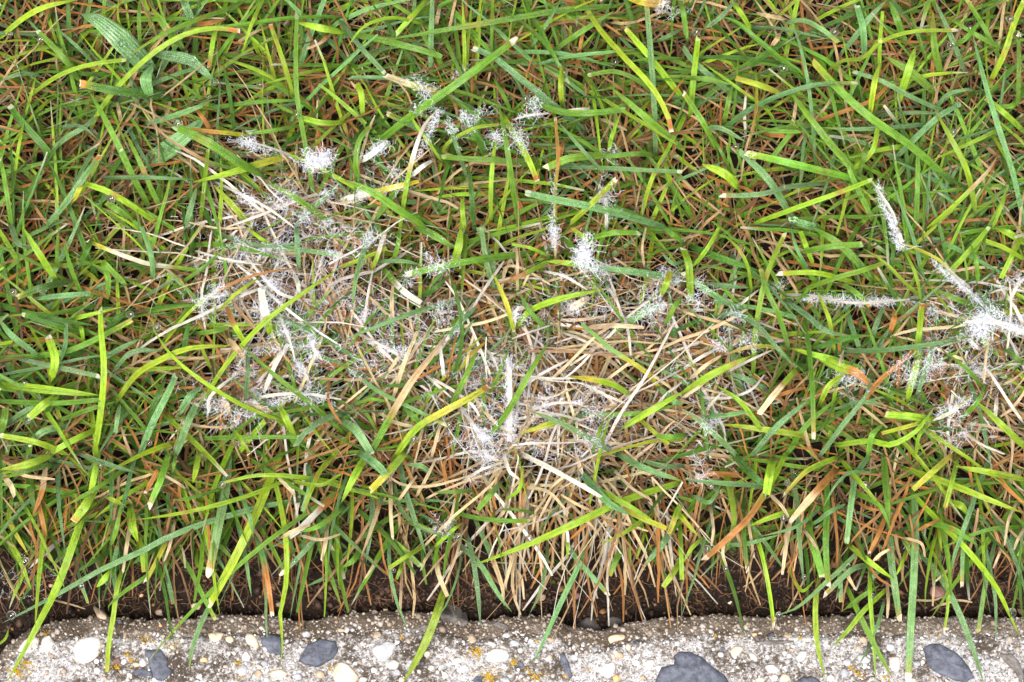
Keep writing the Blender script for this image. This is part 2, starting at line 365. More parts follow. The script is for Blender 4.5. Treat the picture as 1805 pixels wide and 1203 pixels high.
for ox, oy, k, kind, h, s in [
 (0,1050,z4,'w',1.3,'600,370 680,330 800,322 808,400 780,490 670,555 600,520 583,430'),
 (0,1050,z4,'w',1.0,'150,420 200,345 300,325 320,370 300,430 230,465 140,455'),
 (0,1050,z4,'w',1.0,'345,340 400,315 420,345 430,395 390,445 320,450 325,400'),
 (0,1050,z4,'s',.6,'1145,435 1280,430 1335,500 1340,570 1380,605 1300,690 1225,660 1195,560'),
 (0,1050,z4,'s',.6,'1060,600 1130,582 1205,600 1210,635 1140,648 1070,635'),
 (0,1050,z4,'c',.9,'1650,310 1720,295 1785,300 1760,350 1700,378'),
 (400,1050,z4,'s',.6,'270,345 330,310 430,330 450,400 430,475 340,455 285,400'),
 (400,1050,z4,'s',.8,'640,390 750,350 860,365 885,430 850,500 720,575 610,550 575,520'),
 (400,1050,z4,'c',1.1,'145,310 200,300 240,345 262,410 220,420 150,375'),
 (400,1050,z4,'w',.8,'120,480 150,430 188,480 180,520 120,520'),
 (400,1050,z4,'c',1.0,'345,600 430,582 490,615 470,650 350,655'),
 (400,1050,z4,'c',1.0,'865,560 920,520 1000,580 1060,660 1010,700 860,700 840,620'),
 (400,1050,z4,'g',.7,'1140,420 1280,360 1350,380 1340,440 1260,540 1180,490'),
 (400,1050,z4,'w',.9,'1265,540 1330,508 1380,540 1350,590 1290,590'),
 (400,1050,z4,'g',.8,'1420,560 1440,515 1490,510 1480,590 1440,615'),
 (400,1050,z4,'g',.7,'85,600 120,545 165,560 150,640 100,640'),
 (400,1050,z4,'d',.5,'1490,275 1560,235 1620,240 1600,285'),
 (400,1050,z4,'d',.5,'1690,150 1760,110 1830,115 1900,160 1920,220 1860,270 1730,240'),
 (800,1050,z4,'w',1.2,'255,470 300,425 400,420 446,465 430,515 330,535 265,515'),
 (800,1050,z4,'s',.6,'845,470 880,465 920,560 945,640 920,670 880,600 845,540'),
 (800,1050,z4,'w',1.1,'1140,590 1200,540 1290,530 1280,600 1240,665 1190,640'),
 (800,1050,z4,'c',.9,'1220,340 1260,312 1360,310 1368,345 1300,365 1240,385'),
 (800,1050,z4,'w',1.0,'1508,550 1540,510 1600,515 1590,560 1540,590'),
 (800,1050,z4,'d',.5,'300,235 350,210 430,240 435,275 370,262'),
 (1200,1050,z4,'c',1.0,'390,440 420,400 490,400 505,430 450,480 410,495'),
 (1200,1050,z4,'c',.7,'540,460 570,450 615,500 600,530 560,515'),
 (1200,1050,z4,'w',1.0,'910,500 950,440 1005,440 1000,490 970,525'),
 (1200,1050,z4,'w',.9,'670,560 730,545 785,590 760,620 690,620'),
 (1200,1050,z4,'d',.5,'590,375 700,360 890,362 900,372 760,390 640,392'),
 (1200,1050,z4,'s',.7,'890,690 960,655 1060,650 1110,685 1120,740 900,740'),
 (1200,1050,z4,'w',.9,'1155,650 1190,625 1228,650 1215,680 1165,680'),
 (1200,1050,z4,'w',.9,'1660,490 1740,480 1752,540 1730,615 1680,600 1655,550'),
 (1200,1050,z4,'t',.9,'1410,345 1450,318 1492,350 1480,385 1425,380'),
 (1200,1050,z4,'g',.8,'1400,480 1440,465 1520,510 1490,545 1420,530'),
 (1200,1050,z4,'g',.8,'1285,520 1330,495 1358,520 1340,570 1300,555'),
 (1204,802,3,'s',.8,'-45,1065 -20,1040 40,1045 100,1075 150,1120 220,1170 240,1203 240,1250 -160,1250 -145,1203 -115,1125 -45,1110'),
 (1500,1000,5.918,'s',.8,'745,850 810,805 940,810 1090,890 1180,980 1230,1060 1280,1150 1190,1210 1060,1170 850,1080 800,1010 775,910'),
 (1500,1000,5.918,'d',.7,'1555,905 1680,910 1760,1000 1790,1100 1805,1150 1770,1200 1700,1080 1600,990'),
 (1500,1000,5.918,'s',.6,'1790,1060 1840,1040 1900,1100 1900,1220 1800,1215')]:
    pebble(zp(s, ox, oy, k), kind, h, n=26 if kind in 'sd' else 20, jit=0.03)
for cx, cy, rx, ry, a, kd in [(171,1182,8,6,.3,'g'),(206,1165,7,6,0,'m'),(241,1172,7,5,0,'c'),(252,1168,7,9,0,'g'),(359,1163,7,5,0,'o'),(221,1120,4,6,0,'t'),
 (404,1127,8,7,0,'c'),(403,1153,4,5,0,'w'),(413,1152,4,4,0,'w'),(180,1086,12,7,.4,'t'),(212,1097,4,3,0,'s'),(283,1103,4,3,0,'o'),(525,1194,10,6,0,'g'),(565,1189,9,9,.5,'t'),(540,1118,9,6,0,'g'),
 (602,1112,7,4,0,'t'),(665,1119,9,6,-.3,'t'),(753,1153,6,6,0,'c'),(700,1186,8,7,0,'g'),(659,1182,6,5,0,'w'),(744,1170,4,3,0,'s'),(832,1128,8,8,0,'t'),(866,1135,9,4,.3,'w'),(893,1120,8,5,0,'g'),
 (907,1134,9,6,0,'g'),(917,1146,6,6,0,'g'),(918,1172,6,5,.5,'s'),(820,1177,6,5,0,'w'),(807,1165,9,6,0,'w'),(968,1162,8,6,.4,'g'),(970,1128,8,5,0,'t'),(969,1160,5,7,0,'t'),(1012,1160,9,6,.3,'g'),(1087,1196,7,7,0,'o'),
 (1122,1169,7,6,0,'w'),(1090,1156,9,6,0,'t'),(1107,1141,6,6,0,'c'),(1121,1133,5,4,0,'s'),(1123,1188,5,4,0,'g'),(1133,1195,4,3,0,'o'),(1049,1145,6,4,0,'g'),(843,1199,8,6,0,'s'),(890,1198,9,5,0,'g'),
 (1274,1145,4,4,0,'s'),(1360,1120,6,3,-.2,'s'),(1389,1121,9,4,0,'t'),(1330,1119,5,3,0,'o'),(1298,1121,7,3,0,'t'),(1387,1166,7,5,0,'g'),(1365,1195,7,7,0,'w'),(1383,1196,10,9,0,'c'),(1398,1140,5,3,0,'w'),(1394,1146,5,3,0,'t'),
 (1383,1152,4,5,0,'w'),(1340,1199,10,5,0,'c'),(1513,1141,5,5,0,'t'),(1570,1142,9,8,.4,'g'),(1488,1186,9,8,.2,'g'),(1616,1170,7,5,0,'g'),(1626,1168,4,5,0,'w'),(1545,1112,8,4,0,'g'),(1768,1175,5,5,.6,'w'),(1762,1188,4,3,0,'g'),(1609,1200,8,5,0,'c'),
 (1700,1158,3,3,0,'s'),(1741,1166,6,5,0,'g'),(1775,1121,5,4,0,'g'),(1715,1126,4,3,0,'g'),(468,1144,5,4,0,'g'),(466,1170,7,6,0,'g'),(458,1177,5,4,0,'w'),(455,1188,8,6,0,'t'),(640,1199,8,5,0,'w'),(708,1199,6,6,0,'c'),(760,1178,6,5,0,'w'),(785,1190,7,6,.5,'w'),(122,1169,4,4,0,'g'),(139,1187,5,4,0,'w'),(228,1190,6,4,0,'w'),(113,1184,6,5,.4,'t'),(185,1196,5,4,0,'t')]:
    pebble(ell(cx, cy, rx, ry, a), kd, 0.75, n=12)
# small aggregate, uncountable: sand grains and lichen bloom, both part of the kerb
n = 13000
gx = R.uniform(-0.20, 0.20, n); gt = np.where(R.random(n) < .3, R.uniform(0.0004, 0.008, n), R.uniform(0.0008, 0.045, n)); gy = edge_y(gx)-gt
rad = R.gamma(2.2, 0.00011, n).clip(0.0001, 0.0009)
V, F, k = crumbs(np.stack([gx, gy, kerb_z(gx, gy)+rad*0.1], -1), rad, R.uniform(.4, .8, n), 1, 5, 0.18)
pal = np.array([(.60,.59,.59),(.50,.48,.47),(.40,.36,.33),(.28,.225,.18),(.28,.21,.16),(.13,.11,.10),(.40,.40,.43),(.68,.58,.44)])
pc = pal[R.choice(8, n, p=[.18,.16,.14,.16,.16,.11,.05,.04])]
dirty = np.clip((0.0075-gt)/0.003, 0, 1)[:, None]; pc = pc*(1-.72*dirty)+np.array([.19,.145,.105])*.72*dirty
tag(mesh_obj('sand_grains', V, F, M_SAND, kerb, attrs={'col': ('FLOAT_COLOR', rgba(np.repeat(pc, k, 0)))}), kind='stuff')
C = []
for cx, cy, r, m in [(30,1185,30,110),(45,1170,18,50),(78,1118,16,30),(225,1155,10,18),(206,1175,10,22),(232,1165,12,20),(258,1130,18,35),(305,1140,16,30),(245,1187,8,14),(420,1170,10,18),(425,1190,12,24),(840,1150,20,60),(862,1193,22,110),(905,1170,22,40),(940,1192,22,60),(1000,1190,14,26),(1035,1180,8,10),(708,1125,4,8),(580,1180,9,14),(1515,1190,14,26),(1500,1178,10,16),(1260,1120,6,8),(1410,1124,6,10),(1655,1122,4,6),(1560,1195,10,18),(945,1130,6,8),(968,1125,5,6)]:
    a = R.uniform(0, 6.28, m); q = np.abs(R.normal(0, .55, m))*r
    C.append(on_kerb(cx+np.cos(a)*q, cy+np.sin(a)*q*.7))
C = np.concatenate(C); V, F, k = crumbs(C+[0, 0, .0002], R.uniform(.0001, .0003, len(C)), np.full(len(C), .5), 1, 8)
tag(mesh_obj('lichen', V, F, M_LICHEN, kerb), kind='stuff')

# ------------------------------------------------------------------ soil crumbs, stones, moss, roots in the gap
n = 11000
gx = R.uniform(-0.2, 0.2, n); y0 = np.interp(gx, sw[:, 0], sw[:, 1])+0.006; y1 = edge_y(gx)-0.0008
gy = y0+(y1-y0)*R.uniform(0, 1, n); rad = R.gamma(2.0, .00019, n).clip(.00015, .0014)
gz = ground_z(gx, gy)+rad*.2
V, F, k = crumbs(np.stack([gx, gy, gz], -1), rad, R.uniform(.5, 1, n), 1, 12, .32)
pal = np.array([(.010,.006,.004),(.020,.011,.007),(.034,.018,.011),(.055,.03,.02),(.14,.09,.055),(.16,.08,.03)])
pc = pal[R.choice(6, n, p=[.4,.32,.18,.07,.015,.015])]
px_, py_ = w2p(np.stack([gx, gy, gz], -1))
warm = np.exp(-((px_-690)/150)**2-((py_-1055)/30)**2)[:, None]; pc = pc*(1-warm)+np.array([.06,.034,.024])*warm
tag(mesh_obj('soil_crumbs', V, F, M_CRUMB, smooth=False, attrs={'col': ('FLOAT_COLOR', rgba(np.repeat(pc, k, 0)))}), 'loose dark brown soil crumbs in the strip between lawn and kerb', 'soil', kind='stuff')
for cx, cy, r, kd, lab in [(955,1045,8,'t','tan rough stone beneath a thin blue-green blade on the soil strip'),(1017,1042,7,'m','maroon-brown clod-like stone on the dark wet soil'),(278,1074,7,'t','small tan stone against the kerb edge on bare soil'),(245,1044,4,'o','tiny orange stone on the dark soil strip'),
  (342,1062,8,'c','cream stone on bare soil beside the wide cut lime blade'),(85,1027,4,'o','small rusty stone in soil beside the spider web'),(490,1059,6,'t','rounded brownish stone on soil beside a kerb-crossing blade'),(1290,1056,4,'c','tiny cream stone in the darkest soil stretch'),(1655,1040,14,'m','flat rusty brown stone among dry stems on the soil'),(1085,1092,13,'d','dark flat stone wedged in the notch of the kerb'),(1040,1100,20,'d','broad grey-brown stone filling the notch of the kerb')]:
    c = p2w(cx, cy, -0.009); c = np.array([c[0], c[1], ground_z(c[:1], c[1:2])[0]]); r_ = r*PXM
    v, f = ico(2); nz = np.array([mnoise.noise(Vector(p)*1.4+Vector((cx, 0, 0))) for p in v])
    V = v*(1+.28*nz[:, None])*[r_*1.15, r_*.9, r_*.6]+c+[0, 0, r_*.2]
    tag(mesh_obj('soil_stone', V, f, M_STONE[kd]), lab, 'stone', 'stones lying in the soil strip')
C = []
for cx, cy, rx, m in [(170,960,60,260),(230,975,50,160),(40,955,40,80),(1310,955,50,220),(1345,910,30,90),(1240,960,30,60),(690,950,40,60),(960,985,50,60),(1640,960,60,80),(360,985,40,70)]:
    C.append(p2w(R.normal(cx, rx*.6, m), R.normal(cy, 12, m), -.002))
C = np.concatenate(C); C[:, 2] = np.maximum(ground_z(C[:, 0], C[:, 1]), np.where(edge_y(C[:, 0])-C[:, 1] > 0, kerb_z(C[:, 0], C[:, 1]), -1))+.0003
V, F, k = crumbs(C, R.uniform(.0003, .0008, len(C)), np.full(len(C), .9), 1, 15, .35)
tag(mesh_obj('moss', V, F, M_MOSS), 'dark green moss specks on the soil at the turf edge', 'moss', kind='stuff')
n = 900
gx = R.uniform(-0.19, 0.19, n); gy = np.interp(gx, sw[:, 0], sw[:, 1])+R.uniform(-.012, .004, n)
S0 = np.stack([gx, gy, ground_z(gx, gy)+.0012], -1); D0 = np.stack([R.normal(0, 1, n), R.normal(-.6, .7, n), R.normal(0, .12, n)], -1)
V, F = fibres(S0, D0, R.uniform(.003, .012, n), R.uniform(.00008, .0002, n), .35, 6, 4)
V[..., 2] = np.maximum(V[..., 2], ground_z(V[..., 0], V[..., 1])+.0004)
tag(mesh_obj('turf_roots', V, F, M_ROOT), 'fine brown roots fringing the cut turf edge over soil', 'roots', kind='stuff')

# ------------------------------------------------------------------ where the turf is dead or mouldy (photo places)
def field(px, py, L):
    v = np.zeros(np.shape(px))
    for cx, cy, rx, ry, a in L: v = np.maximum(v, a*np.exp(-(((px-cx)/rx)**2+((py-cy)/ry)**2)**1.5))
    return v
DEAD = [(500,440,170,130,.9),(560,620,190,120,.95),(930,640,240,130,1),(1030,800,220,140,1),(1010,900,200,70,.95),(1180,610,190,90,.85),(1770,620,150,140,.85),(1720,760,100,60,.7),(660,330,90,70,.5),(1010,530,120,60,.7)]
MOULD = [(500,420,140,110,.9),(470,510,120,80,.9),(590,600,130,110,1),(430,690,80,60,.8),(880,660,150,60,.8),(960,740,190,70,1),(870,770,80,70,1),(1040,560,120,60,.7),(1170,560,90,50,.7),(1250,660,80,60,.5),(1730,600,110,100,.9),(1690,740,70,40,.6),(700,590,90,60,.8),(650,300,80,40,.4),(1040,760,120,50,.7)]
dead = lambda px, py: field(px, py, DEAD)
mould = lambda px, py: field(px, py, MOULD)

# ------------------------------------------------------------------ colours of leaves
CL = {'g': (.135,.275,.020), 'l': (.275,.430,.020), 'd': (.065,.160,.014), 'b': (.145,.285,.085), 'y': (.46,.40,.035), 's': (.50,.36,.185),
      'w': (.70,.64,.54), 'o': (.40,.175,.045), 't': (.60,.46,.265), 'B': (.15,.29,.09)}
CL = {k: np.array(v) for k, v in CL.items()}
TIPW, TIPO = np.array([.80, .72, .58]), np.array([.46, .20, .05])

TR = {}   # tile -> list.  kind width points(root..tip, zoomed photo pixels) [c|p|o|w tip] [zNN height mm]
TR[(0,0)] = """B 125 790,360 640,210 520,110 430,75 p z34|B 66 850,290 1000,320 1080,380 1140,440 p z36|B 105 780,860 900,780 1000,700 1090,610 p z24|B 62 790,500 770,420 810,340 p z30
l 40 480,680 530,580 640,440 800,290 960,190 1120,150 1270,165 o z42|g 40 420,430 330,300 200,165 c|g 45 790,1100 700,930 640,800 560,640 470,480 p|d 50 380,970 250,800 110,640 50,560|l 45 0,200 120,100 230,40 400,0
b 30 215,400 120,390 60,405 0,430|l 30 170,500 260,430 380,370 520,335 665,318 c|g 40 60,1200 40,1050 15,900 0,840|b 45 250,1190 350,1070 450,930 530,820 o|l 40 840,1190 700,1090 560,1010 410,960 c|y 35 390,1060 420,1000 450,960
g 60 1390,930 1250,850 1090,750 930,670 c z42|gs 28 1550,880 1300,900 1110,860 960,780 840,690 770,580 z38|s 15 910,660 800,600 690,545 z36|s 14 860,510 1000,400 1150,275 z40|w 20 1600,850 1480,800 1350,760 1230,740 z30
yl 50 1580,810 1400,860 1200,920 1020,965 z32|l 30 1060,1170 1080,980 1100,790|g 32 1660,1060 1620,800 1570,500 1565,250 1570,70 c z40|l 45 1330,1200 1240,1100 1130,980 p|l 40 1805,650 1700,650 1580,620 c z38|l 30 1570,520 1450,420 1330,360 1180,310
l 30 1805,350 1600,390 1380,450 p|l 32 1550,500 1500,330 1430,130 o|l 28 1390,0 1330,130 1280,280 p|l 36 1200,0 1180,60 1130,200 1105,360 o|g 36 1280,10 1200,50 1000,120 830,200 690,290 p|g 36 1805,90 1550,95 1200,140 950,155|l 55 1805,170 1700,150 1570,120
s 14 0,170 250,165 480,145|d 60 900,520 800,500 600,480 420,440 o z32|l 18 130,620 170,480 190,400|l 24 70,990 100,770 130,640|b 45 270,800 350,730 450,670 500,620|b 28 330,670 430,670 520,740 p|g 40 860,1130 800,1000 740,860 660,700|b 36 550,940 800,940 1030,950
b 38 980,1203 1000,1130 1040,990|g 45 690,1160 620,1110 560,1070 c|b 36 1560,1190 1700,1060 1780,990|g 40 1750,1180 1550,1040 1400,960|o 24 10,1010 150,980 290,940|s 30 640,640 630,590 620,540|o 35 1110,680 1070,620 1040,580|w 22 1150,970 1300,1040 1430,1110 1550,1200
w 24 1805,1000 1600,1050 1400,1130 1200,1203|b 40 790,650 900,620 1040,570 1120,530|g 30 1060,580 1270,550 1450,535 1650,530|g 30 1600,660 1450,690 1300,710|yo 30 1310,715 1150,700 1000,685|b 18 730,560 690,430 670,300|b 24 500,340 400,240 300,150
g 30 740,230 735,100 740,0|l 16 690,180 630,120 625,0|g 50 960,250 880,150 800,40|b 55 1020,120 980,30 960,0|d 28 1240,690 1210,480 1180,330|s 30 1250,230 1350,170 1430,140|o 40 1000,130 1100,125 1190,100|s 28 1740,190 1690,230 1620,260|o 30 1690,240 1720,200 1730,180"""
TR[(602,0)] = """g 45 1480,30 1200,50 900,100 600,150 220,215 z38|g 50 0,170 200,210 400,260 530,300|l 24 430,130 270,95 120,140 30,250 p z36|g 52 180,760 400,590 600,450 760,330 920,210 w z42|l 45 450,0 370,90 290,180 c|b 36 0,120 100,250 230,390 c|b 40 470,350 475,150 480,0
l 28 650,420 650,250 640,0|l 22 660,450 670,220 690,0|g 22 790,340 795,150 800,0|g 36 530,340 470,250 410,150 p|b 42 480,410 350,415 150,410 40,410 c z32|yt 50 530,500 370,450 230,400 c z36|l 40 110,600 105,500 80,440|lw 34 310,1200 350,950 390,790 440,660 520,570 z40
w 35 370,930 430,880 480,850 z34|w 45 110,850 180,800 240,750 o z34|wy 50 0,1060 150,1020 280,990 410,960 z32|l 22 520,840 450,740 380,640 370,590 p z40|g 40 1080,890 850,850 650,840 530,830 c z38|g 40 940,1200 900,950 870,750 830,540 p z42|l 42 860,620 930,740 990,850 1035,960 o z36
g 26 900,600 860,510 800,410 p|b 50 1290,690 1100,540 900,380 800,300 690,255 c z40|g 45 1000,530 1150,590 1300,600 1500,580 c z42|g 38 960,0 1050,160 1130,310 1200,440|g 30 850,50 980,140 1090,250 1160,360|l 40 1165,540 1160,450 1165,370 c z38|l 38 1270,0 1360,150 1500,310 1640,460 1720,600 1745,700 o z42
l 45 1805,520 1740,440 1620,290 1500,150 c|b 40 1660,800 1655,600 1640,350 1620,100 1610,0 z36|g 48 1805,790 1700,700 1560,580 1420,460 p|g 34 1720,600 1600,450 1450,380 1300,400 c|b 30 1040,340 1200,300 1380,280 1540,265|b 34 850,285 1000,275 1200,290 1440,355 p
b 30 1150,885 1400,890 1600,900 1805,910 c z36|g 55 1420,810 1400,820 1200,840 1080,890 c z36|g 36 1650,820 1550,815 1400,830|b 50 1700,1200 1500,1140 1300,1090 1100,1050 970,1020 c z40|l 40 1200,1190 1320,1080 1450,950 w z40|w 26 1400,1200 1400,1100 1390,1000 z30
yo 24 1130,1200 1130,1000 1145,850 1130,620 z36|g 50 440,1200 300,1110 150,1010 0,950 p z38|g 40 180,1160 250,1060 330,960|l 34 650,1200 640,1120 640,1050 o|l 34 790,1150 790,1000 800,850 820,720|d 36 700,1200 690,1050 670,860 p|g 30 750,830 720,650 740,500|b 30 660,930 610,780 545,580 p
d 55 760,800 700,700 640,600|d 45 600,900 500,790 420,690 240,600|g 40 90,970 75,850 95,740 150,670|l 26 530,820 560,760 700,680 830,660 o|w 18 915,630 1000,610 1100,600|s 18 640,975 800,960 930,945|o 36 960,1120 930,1060 900,970|l 30 1400,890 1430,720 1480,590
g 40 1120,270 1250,180 1440,60|b 28 1660,220 1730,190 1805,150|yo 60 1510,-20 1600,10 1705,25 w|g 24 1805,310 1650,310 1500,330|b 26 1390,920 1270,790 1150,650|l 30 1580,1160 1640,950 1730,770|b 26 1010,240 1090,120 1160,0|s 22 900,240 860,200 800,140
s 30 1430,120 1500,125 1560,115|o 30 1240,380 1270,200 1290,60|o 26 690,500 690,430 685,370|s 34 500,130 510,80 520,30|s 30 230,120 200,60 240,20 o|w 26 1180,590 1250,580 1310,575|s 34 1370,630 1440,660 1510,690|o 34 1160,820 1165,780 1170,750|s 22 1500,960 1470,900 1450,860|l 34 1740,970 1720,900 1710,850"""
TR[(1204,0)] = """g 50 650,440 500,300 370,190 270,110 160,85 p|b 26 700,870 685,650 660,430 620,250 570,100 p z38|b 42 190,710 320,600 500,510 700,450 925,440 c z42|y 40 520,495 400,450 280,415 w|yo 24 385,395 390,520 375,650 345,790 z38|b 36 540,120 640,110 740,160 820,225 c|b 28 350,140 500,150 650,180 780,210
b 40 840,280 930,170 1000,80 1080,0|l 28 770,370 850,320 950,310 1050,220 1200,170 1450,160 w z42|l 28 1040,400 1040,250 1055,60|b 50 960,300 950,150 920,30|g 50 1180,240 1130,100 1090,0|g 52 1420,960 1200,770 1000,630 850,500 690,330 c z41|l 40 990,600 1010,450 1040,340 p z40
g 48 1050,1040 980,980 830,820 690,650 540,450 p z38|g 52 960,960 750,910 550,860 330,810 c z42|b 50 580,1160 450,950 300,800 c|b 32 1320,655 1100,675 900,685 710,675 p z34|l 30 1805,620 1600,720 1450,790 1310,850 p|l 46 1550,1130 1500,900 1420,740 1330,580 p z40|b 40 1805,1190 1740,900 1660,650 1600,450 1530,180 p z38
b 40 1130,830 1200,760 1350,620 1470,550 c|b 30 1340,570 1400,500 1500,475 1550,480 p|b 36 1400,600 1200,510 1050,430 900,380 c|l 40 1805,700 1700,600 1600,520 o|l 40 1600,480 1700,280 1760,100 1805,0|g 32 1770,570 1775,400 1775,180 c z40|g 34 1690,340 1600,160 1500,0|g 34 1690,260 1560,190 1410,100 p|b 36 1490,380 1420,200 1330,0
g 50 1370,420 1330,250 1320,60|g 30 1290,330 1240,180 1200,60|l 55 1140,530 1200,350 1230,250|g 60 1330,490 1200,380 1070,300|b 40 340,560 200,450 50,320 0,250|g 45 0,410 120,420 260,450 p|g 40 180,790 100,640 0,490|g 34 270,960 200,800 110,660|l 26 500,680 450,590 280,460 100,330|g 34 360,650 450,690 680,700
b 34 120,680 200,680 330,750 p|l 60 290,990 220,920 100,870 p|b 36 750,970 560,990 400,1030 200,1035 w z38|l 34 380,1180 600,1100 850,1010 1000,950 c z38|g 34 1340,1030 1100,1000 850,1060 690,1180 p|b 70 720,1203 650,1190 560,1160 c|w 26 1135,1203 1110,1130 1060,1050 1000,960 z42|g 36 1230,1203 1240,1000 1240,740
ls 36 1300,1200 1420,1100 1600,920 1660,830|l 26 1640,1200 1680,1100 1710,1030 p|o 45 1000,1170 950,1100 800,980 700,910|o 36 700,640 850,590 1000,530 1100,440 z30|o 36 430,710 520,720 570,730|s 28 570,700 590,600 600,520|w 22 330,700 325,590 335,480|o 14 130,180 260,260 380,320|o 20 640,400 630,320 620,220
s 36 530,100 450,85 390,70|g 36 930,920 960,820 980,750|l 36 900,900 1000,800 1030,680|s 40 470,240 495,210 510,180 w|o 28 1310,420 1320,340 1325,270|s 22 690,640 760,560 800,480|g 40 1000,1160 880,900 870,820|g 40 1800,480 1740,560 1640,560|l 26 1620,690 1700,820 1740,900|s 30 1600,1040 1590,960 1570,870
g 36 220,640 240,540 260,450 p|l 40 40,600 55,420 80,200|g 40 20,200 0,60 -20,0|b 34 120,150 200,90 280,0|l 34 360,160 300,60 250,0|o 26 300,60 320,20 310,0|g 36 1440,240 1500,200 1580,100|d 34 1560,760 1660,700 1805,640"""
TR[(0,401)] = """l 45 500,1200 535,950 550,750 535,560 530,430 c z38|l 42 615,920 720,780 850,700 1000,640 1230,625 p z40|l 34 1060,940 1200,720 1400,500 1600,350 1805,210 p z42|l 28 1500,1030 1280,940 1050,800 900,670 810,540 p z41|g 34 1805,1080 1650,940 1450,780 1260,610 p z39|l 55 270,800 290,700 255,580 w z42|d 55 370,285 220,320 90,370 c
b 36 210,375 350,360 480,350 c z36|b 28 0,780 250,735 450,690 630,670 p|b 36 540,700 620,650 740,590 p|b 40 190,670 60,570 0,490|b 34 120,700 300,740 530,790 c|gwy 30 1150,240 870,205 770,190 600,130 460,70 z34|b 36 810,270 800,150 750,0|l 50 290,270 200,130 120,0|g 24 310,220 300,150 310,0|g 30 440,380 370,200 340,70
g 40 570,370 570,270 530,170 p|d 50 0,410 200,470 500,520|d 36 480,570 300,520 120,460|g 40 0,690 200,680 400,640 700,490|l 60 0,830 250,860 530,890|g 36 0,920 300,930 560,910|b 36 0,1060 150,960 270,900 p|l 60 300,890 230,940 150,1010 c|b 50 370,1050 230,1080 150,1150 c|l 45 530,1060 400,1120 250,1203
g 36 320,1020 480,960 620,920|l 40 350,1200 200,1140 0,1100|g 60 0,1100 20,1020 30,950|b 45 740,1203 800,1050 900,850 930,780|d 40 780,1030 830,900 880,790 p|b 50 930,1200 990,1040 1040,930|b 50 950,980 1000,900 1060,840|l 22 1110,740 1070,640 1070,580|d 36 960,720 980,600 1010,450|lo 28 850,640 1000,450 1200,310 1400,240 1640,210 z38
l 26 1160,440 1250,350 1380,260|lw 55 1430,560 1400,450 1380,330 c z32|w 30 1330,880 1440,720 1530,600|w 20 1480,470 1530,590 1560,700|w 24 1805,400 1500,360 1380,250 1300,150|w 28 1100,980 1110,900 1180,830 1250,780|w 26 1290,960 1380,900 1600,880 1805,910|w 20 1640,840 1620,790 1570,720|w 18 1050,130 1200,170 1380,200|w 14 1640,400 1660,300 1720,120
w 34 1400,860 1460,720 1530,610|w 34 1580,340 1575,300 1560,250|lo 36 1300,620 1240,520 1200,420|s 45 1290,690 1250,640 1205,585 p z36|l 45 1550,1090 1510,1010 1480,940 p|b 40 1805,990 1750,1000 1620,1080 1560,1160 c|g 28 1540,430 1630,520 1720,630|b 36 1580,200 1570,50 1570,0|b 36 1100,0 1250,70 1440,100 1700,60|b 36 1250,120 1500,110 1805,150
l 26 1450,100 1380,60 1300,0|g 34 900,330 1050,230 1200,110|o 22 1040,400 960,290 880,210|s 20 930,1000 1050,1050 1230,1060|o 26 1050,800 1200,790 1350,720 1500,640|o 28 180,600 300,600 440,600|s 18 1050,820 850,760 660,740|s 18 700,720 730,620 760,560|s 22 690,1200 660,1120 640,1050|o 22 1740,820 1740,930 1805,1040 z34
l 30 1240,1080 1280,1140 1330,1200|g 30 1000,1120 1300,1110 1600,1110|b 34 630,950 620,1010 610,1090 c|o 24 560,880 570,820 575,770|s 36 1210,980 1190,930 1180,900|s 36 1440,980 1370,950 1290,920|w 24 1700,700 1660,640 1640,560|o 24 1240,1060 1260,1000 1290,950|b 30 1300,900 1310,760 1310,660|g 34 200,200 380,200 600,170
d 40 420,200 460,120 490,50|b 40 60,0 100,90 190,110|d 46 560,560 620,480 700,440|g 34 1050,560 1130,550 1210,530 o|l 30 440,590 430,540 420,520|b 30 320,700 345,620 350,510 c|g 40 660,300 560,200 540,180|d 40 240,1000 300,900 420,820|b 36 600,760 700,660 860,650|l 34 620,760 800,750 1000,740"""
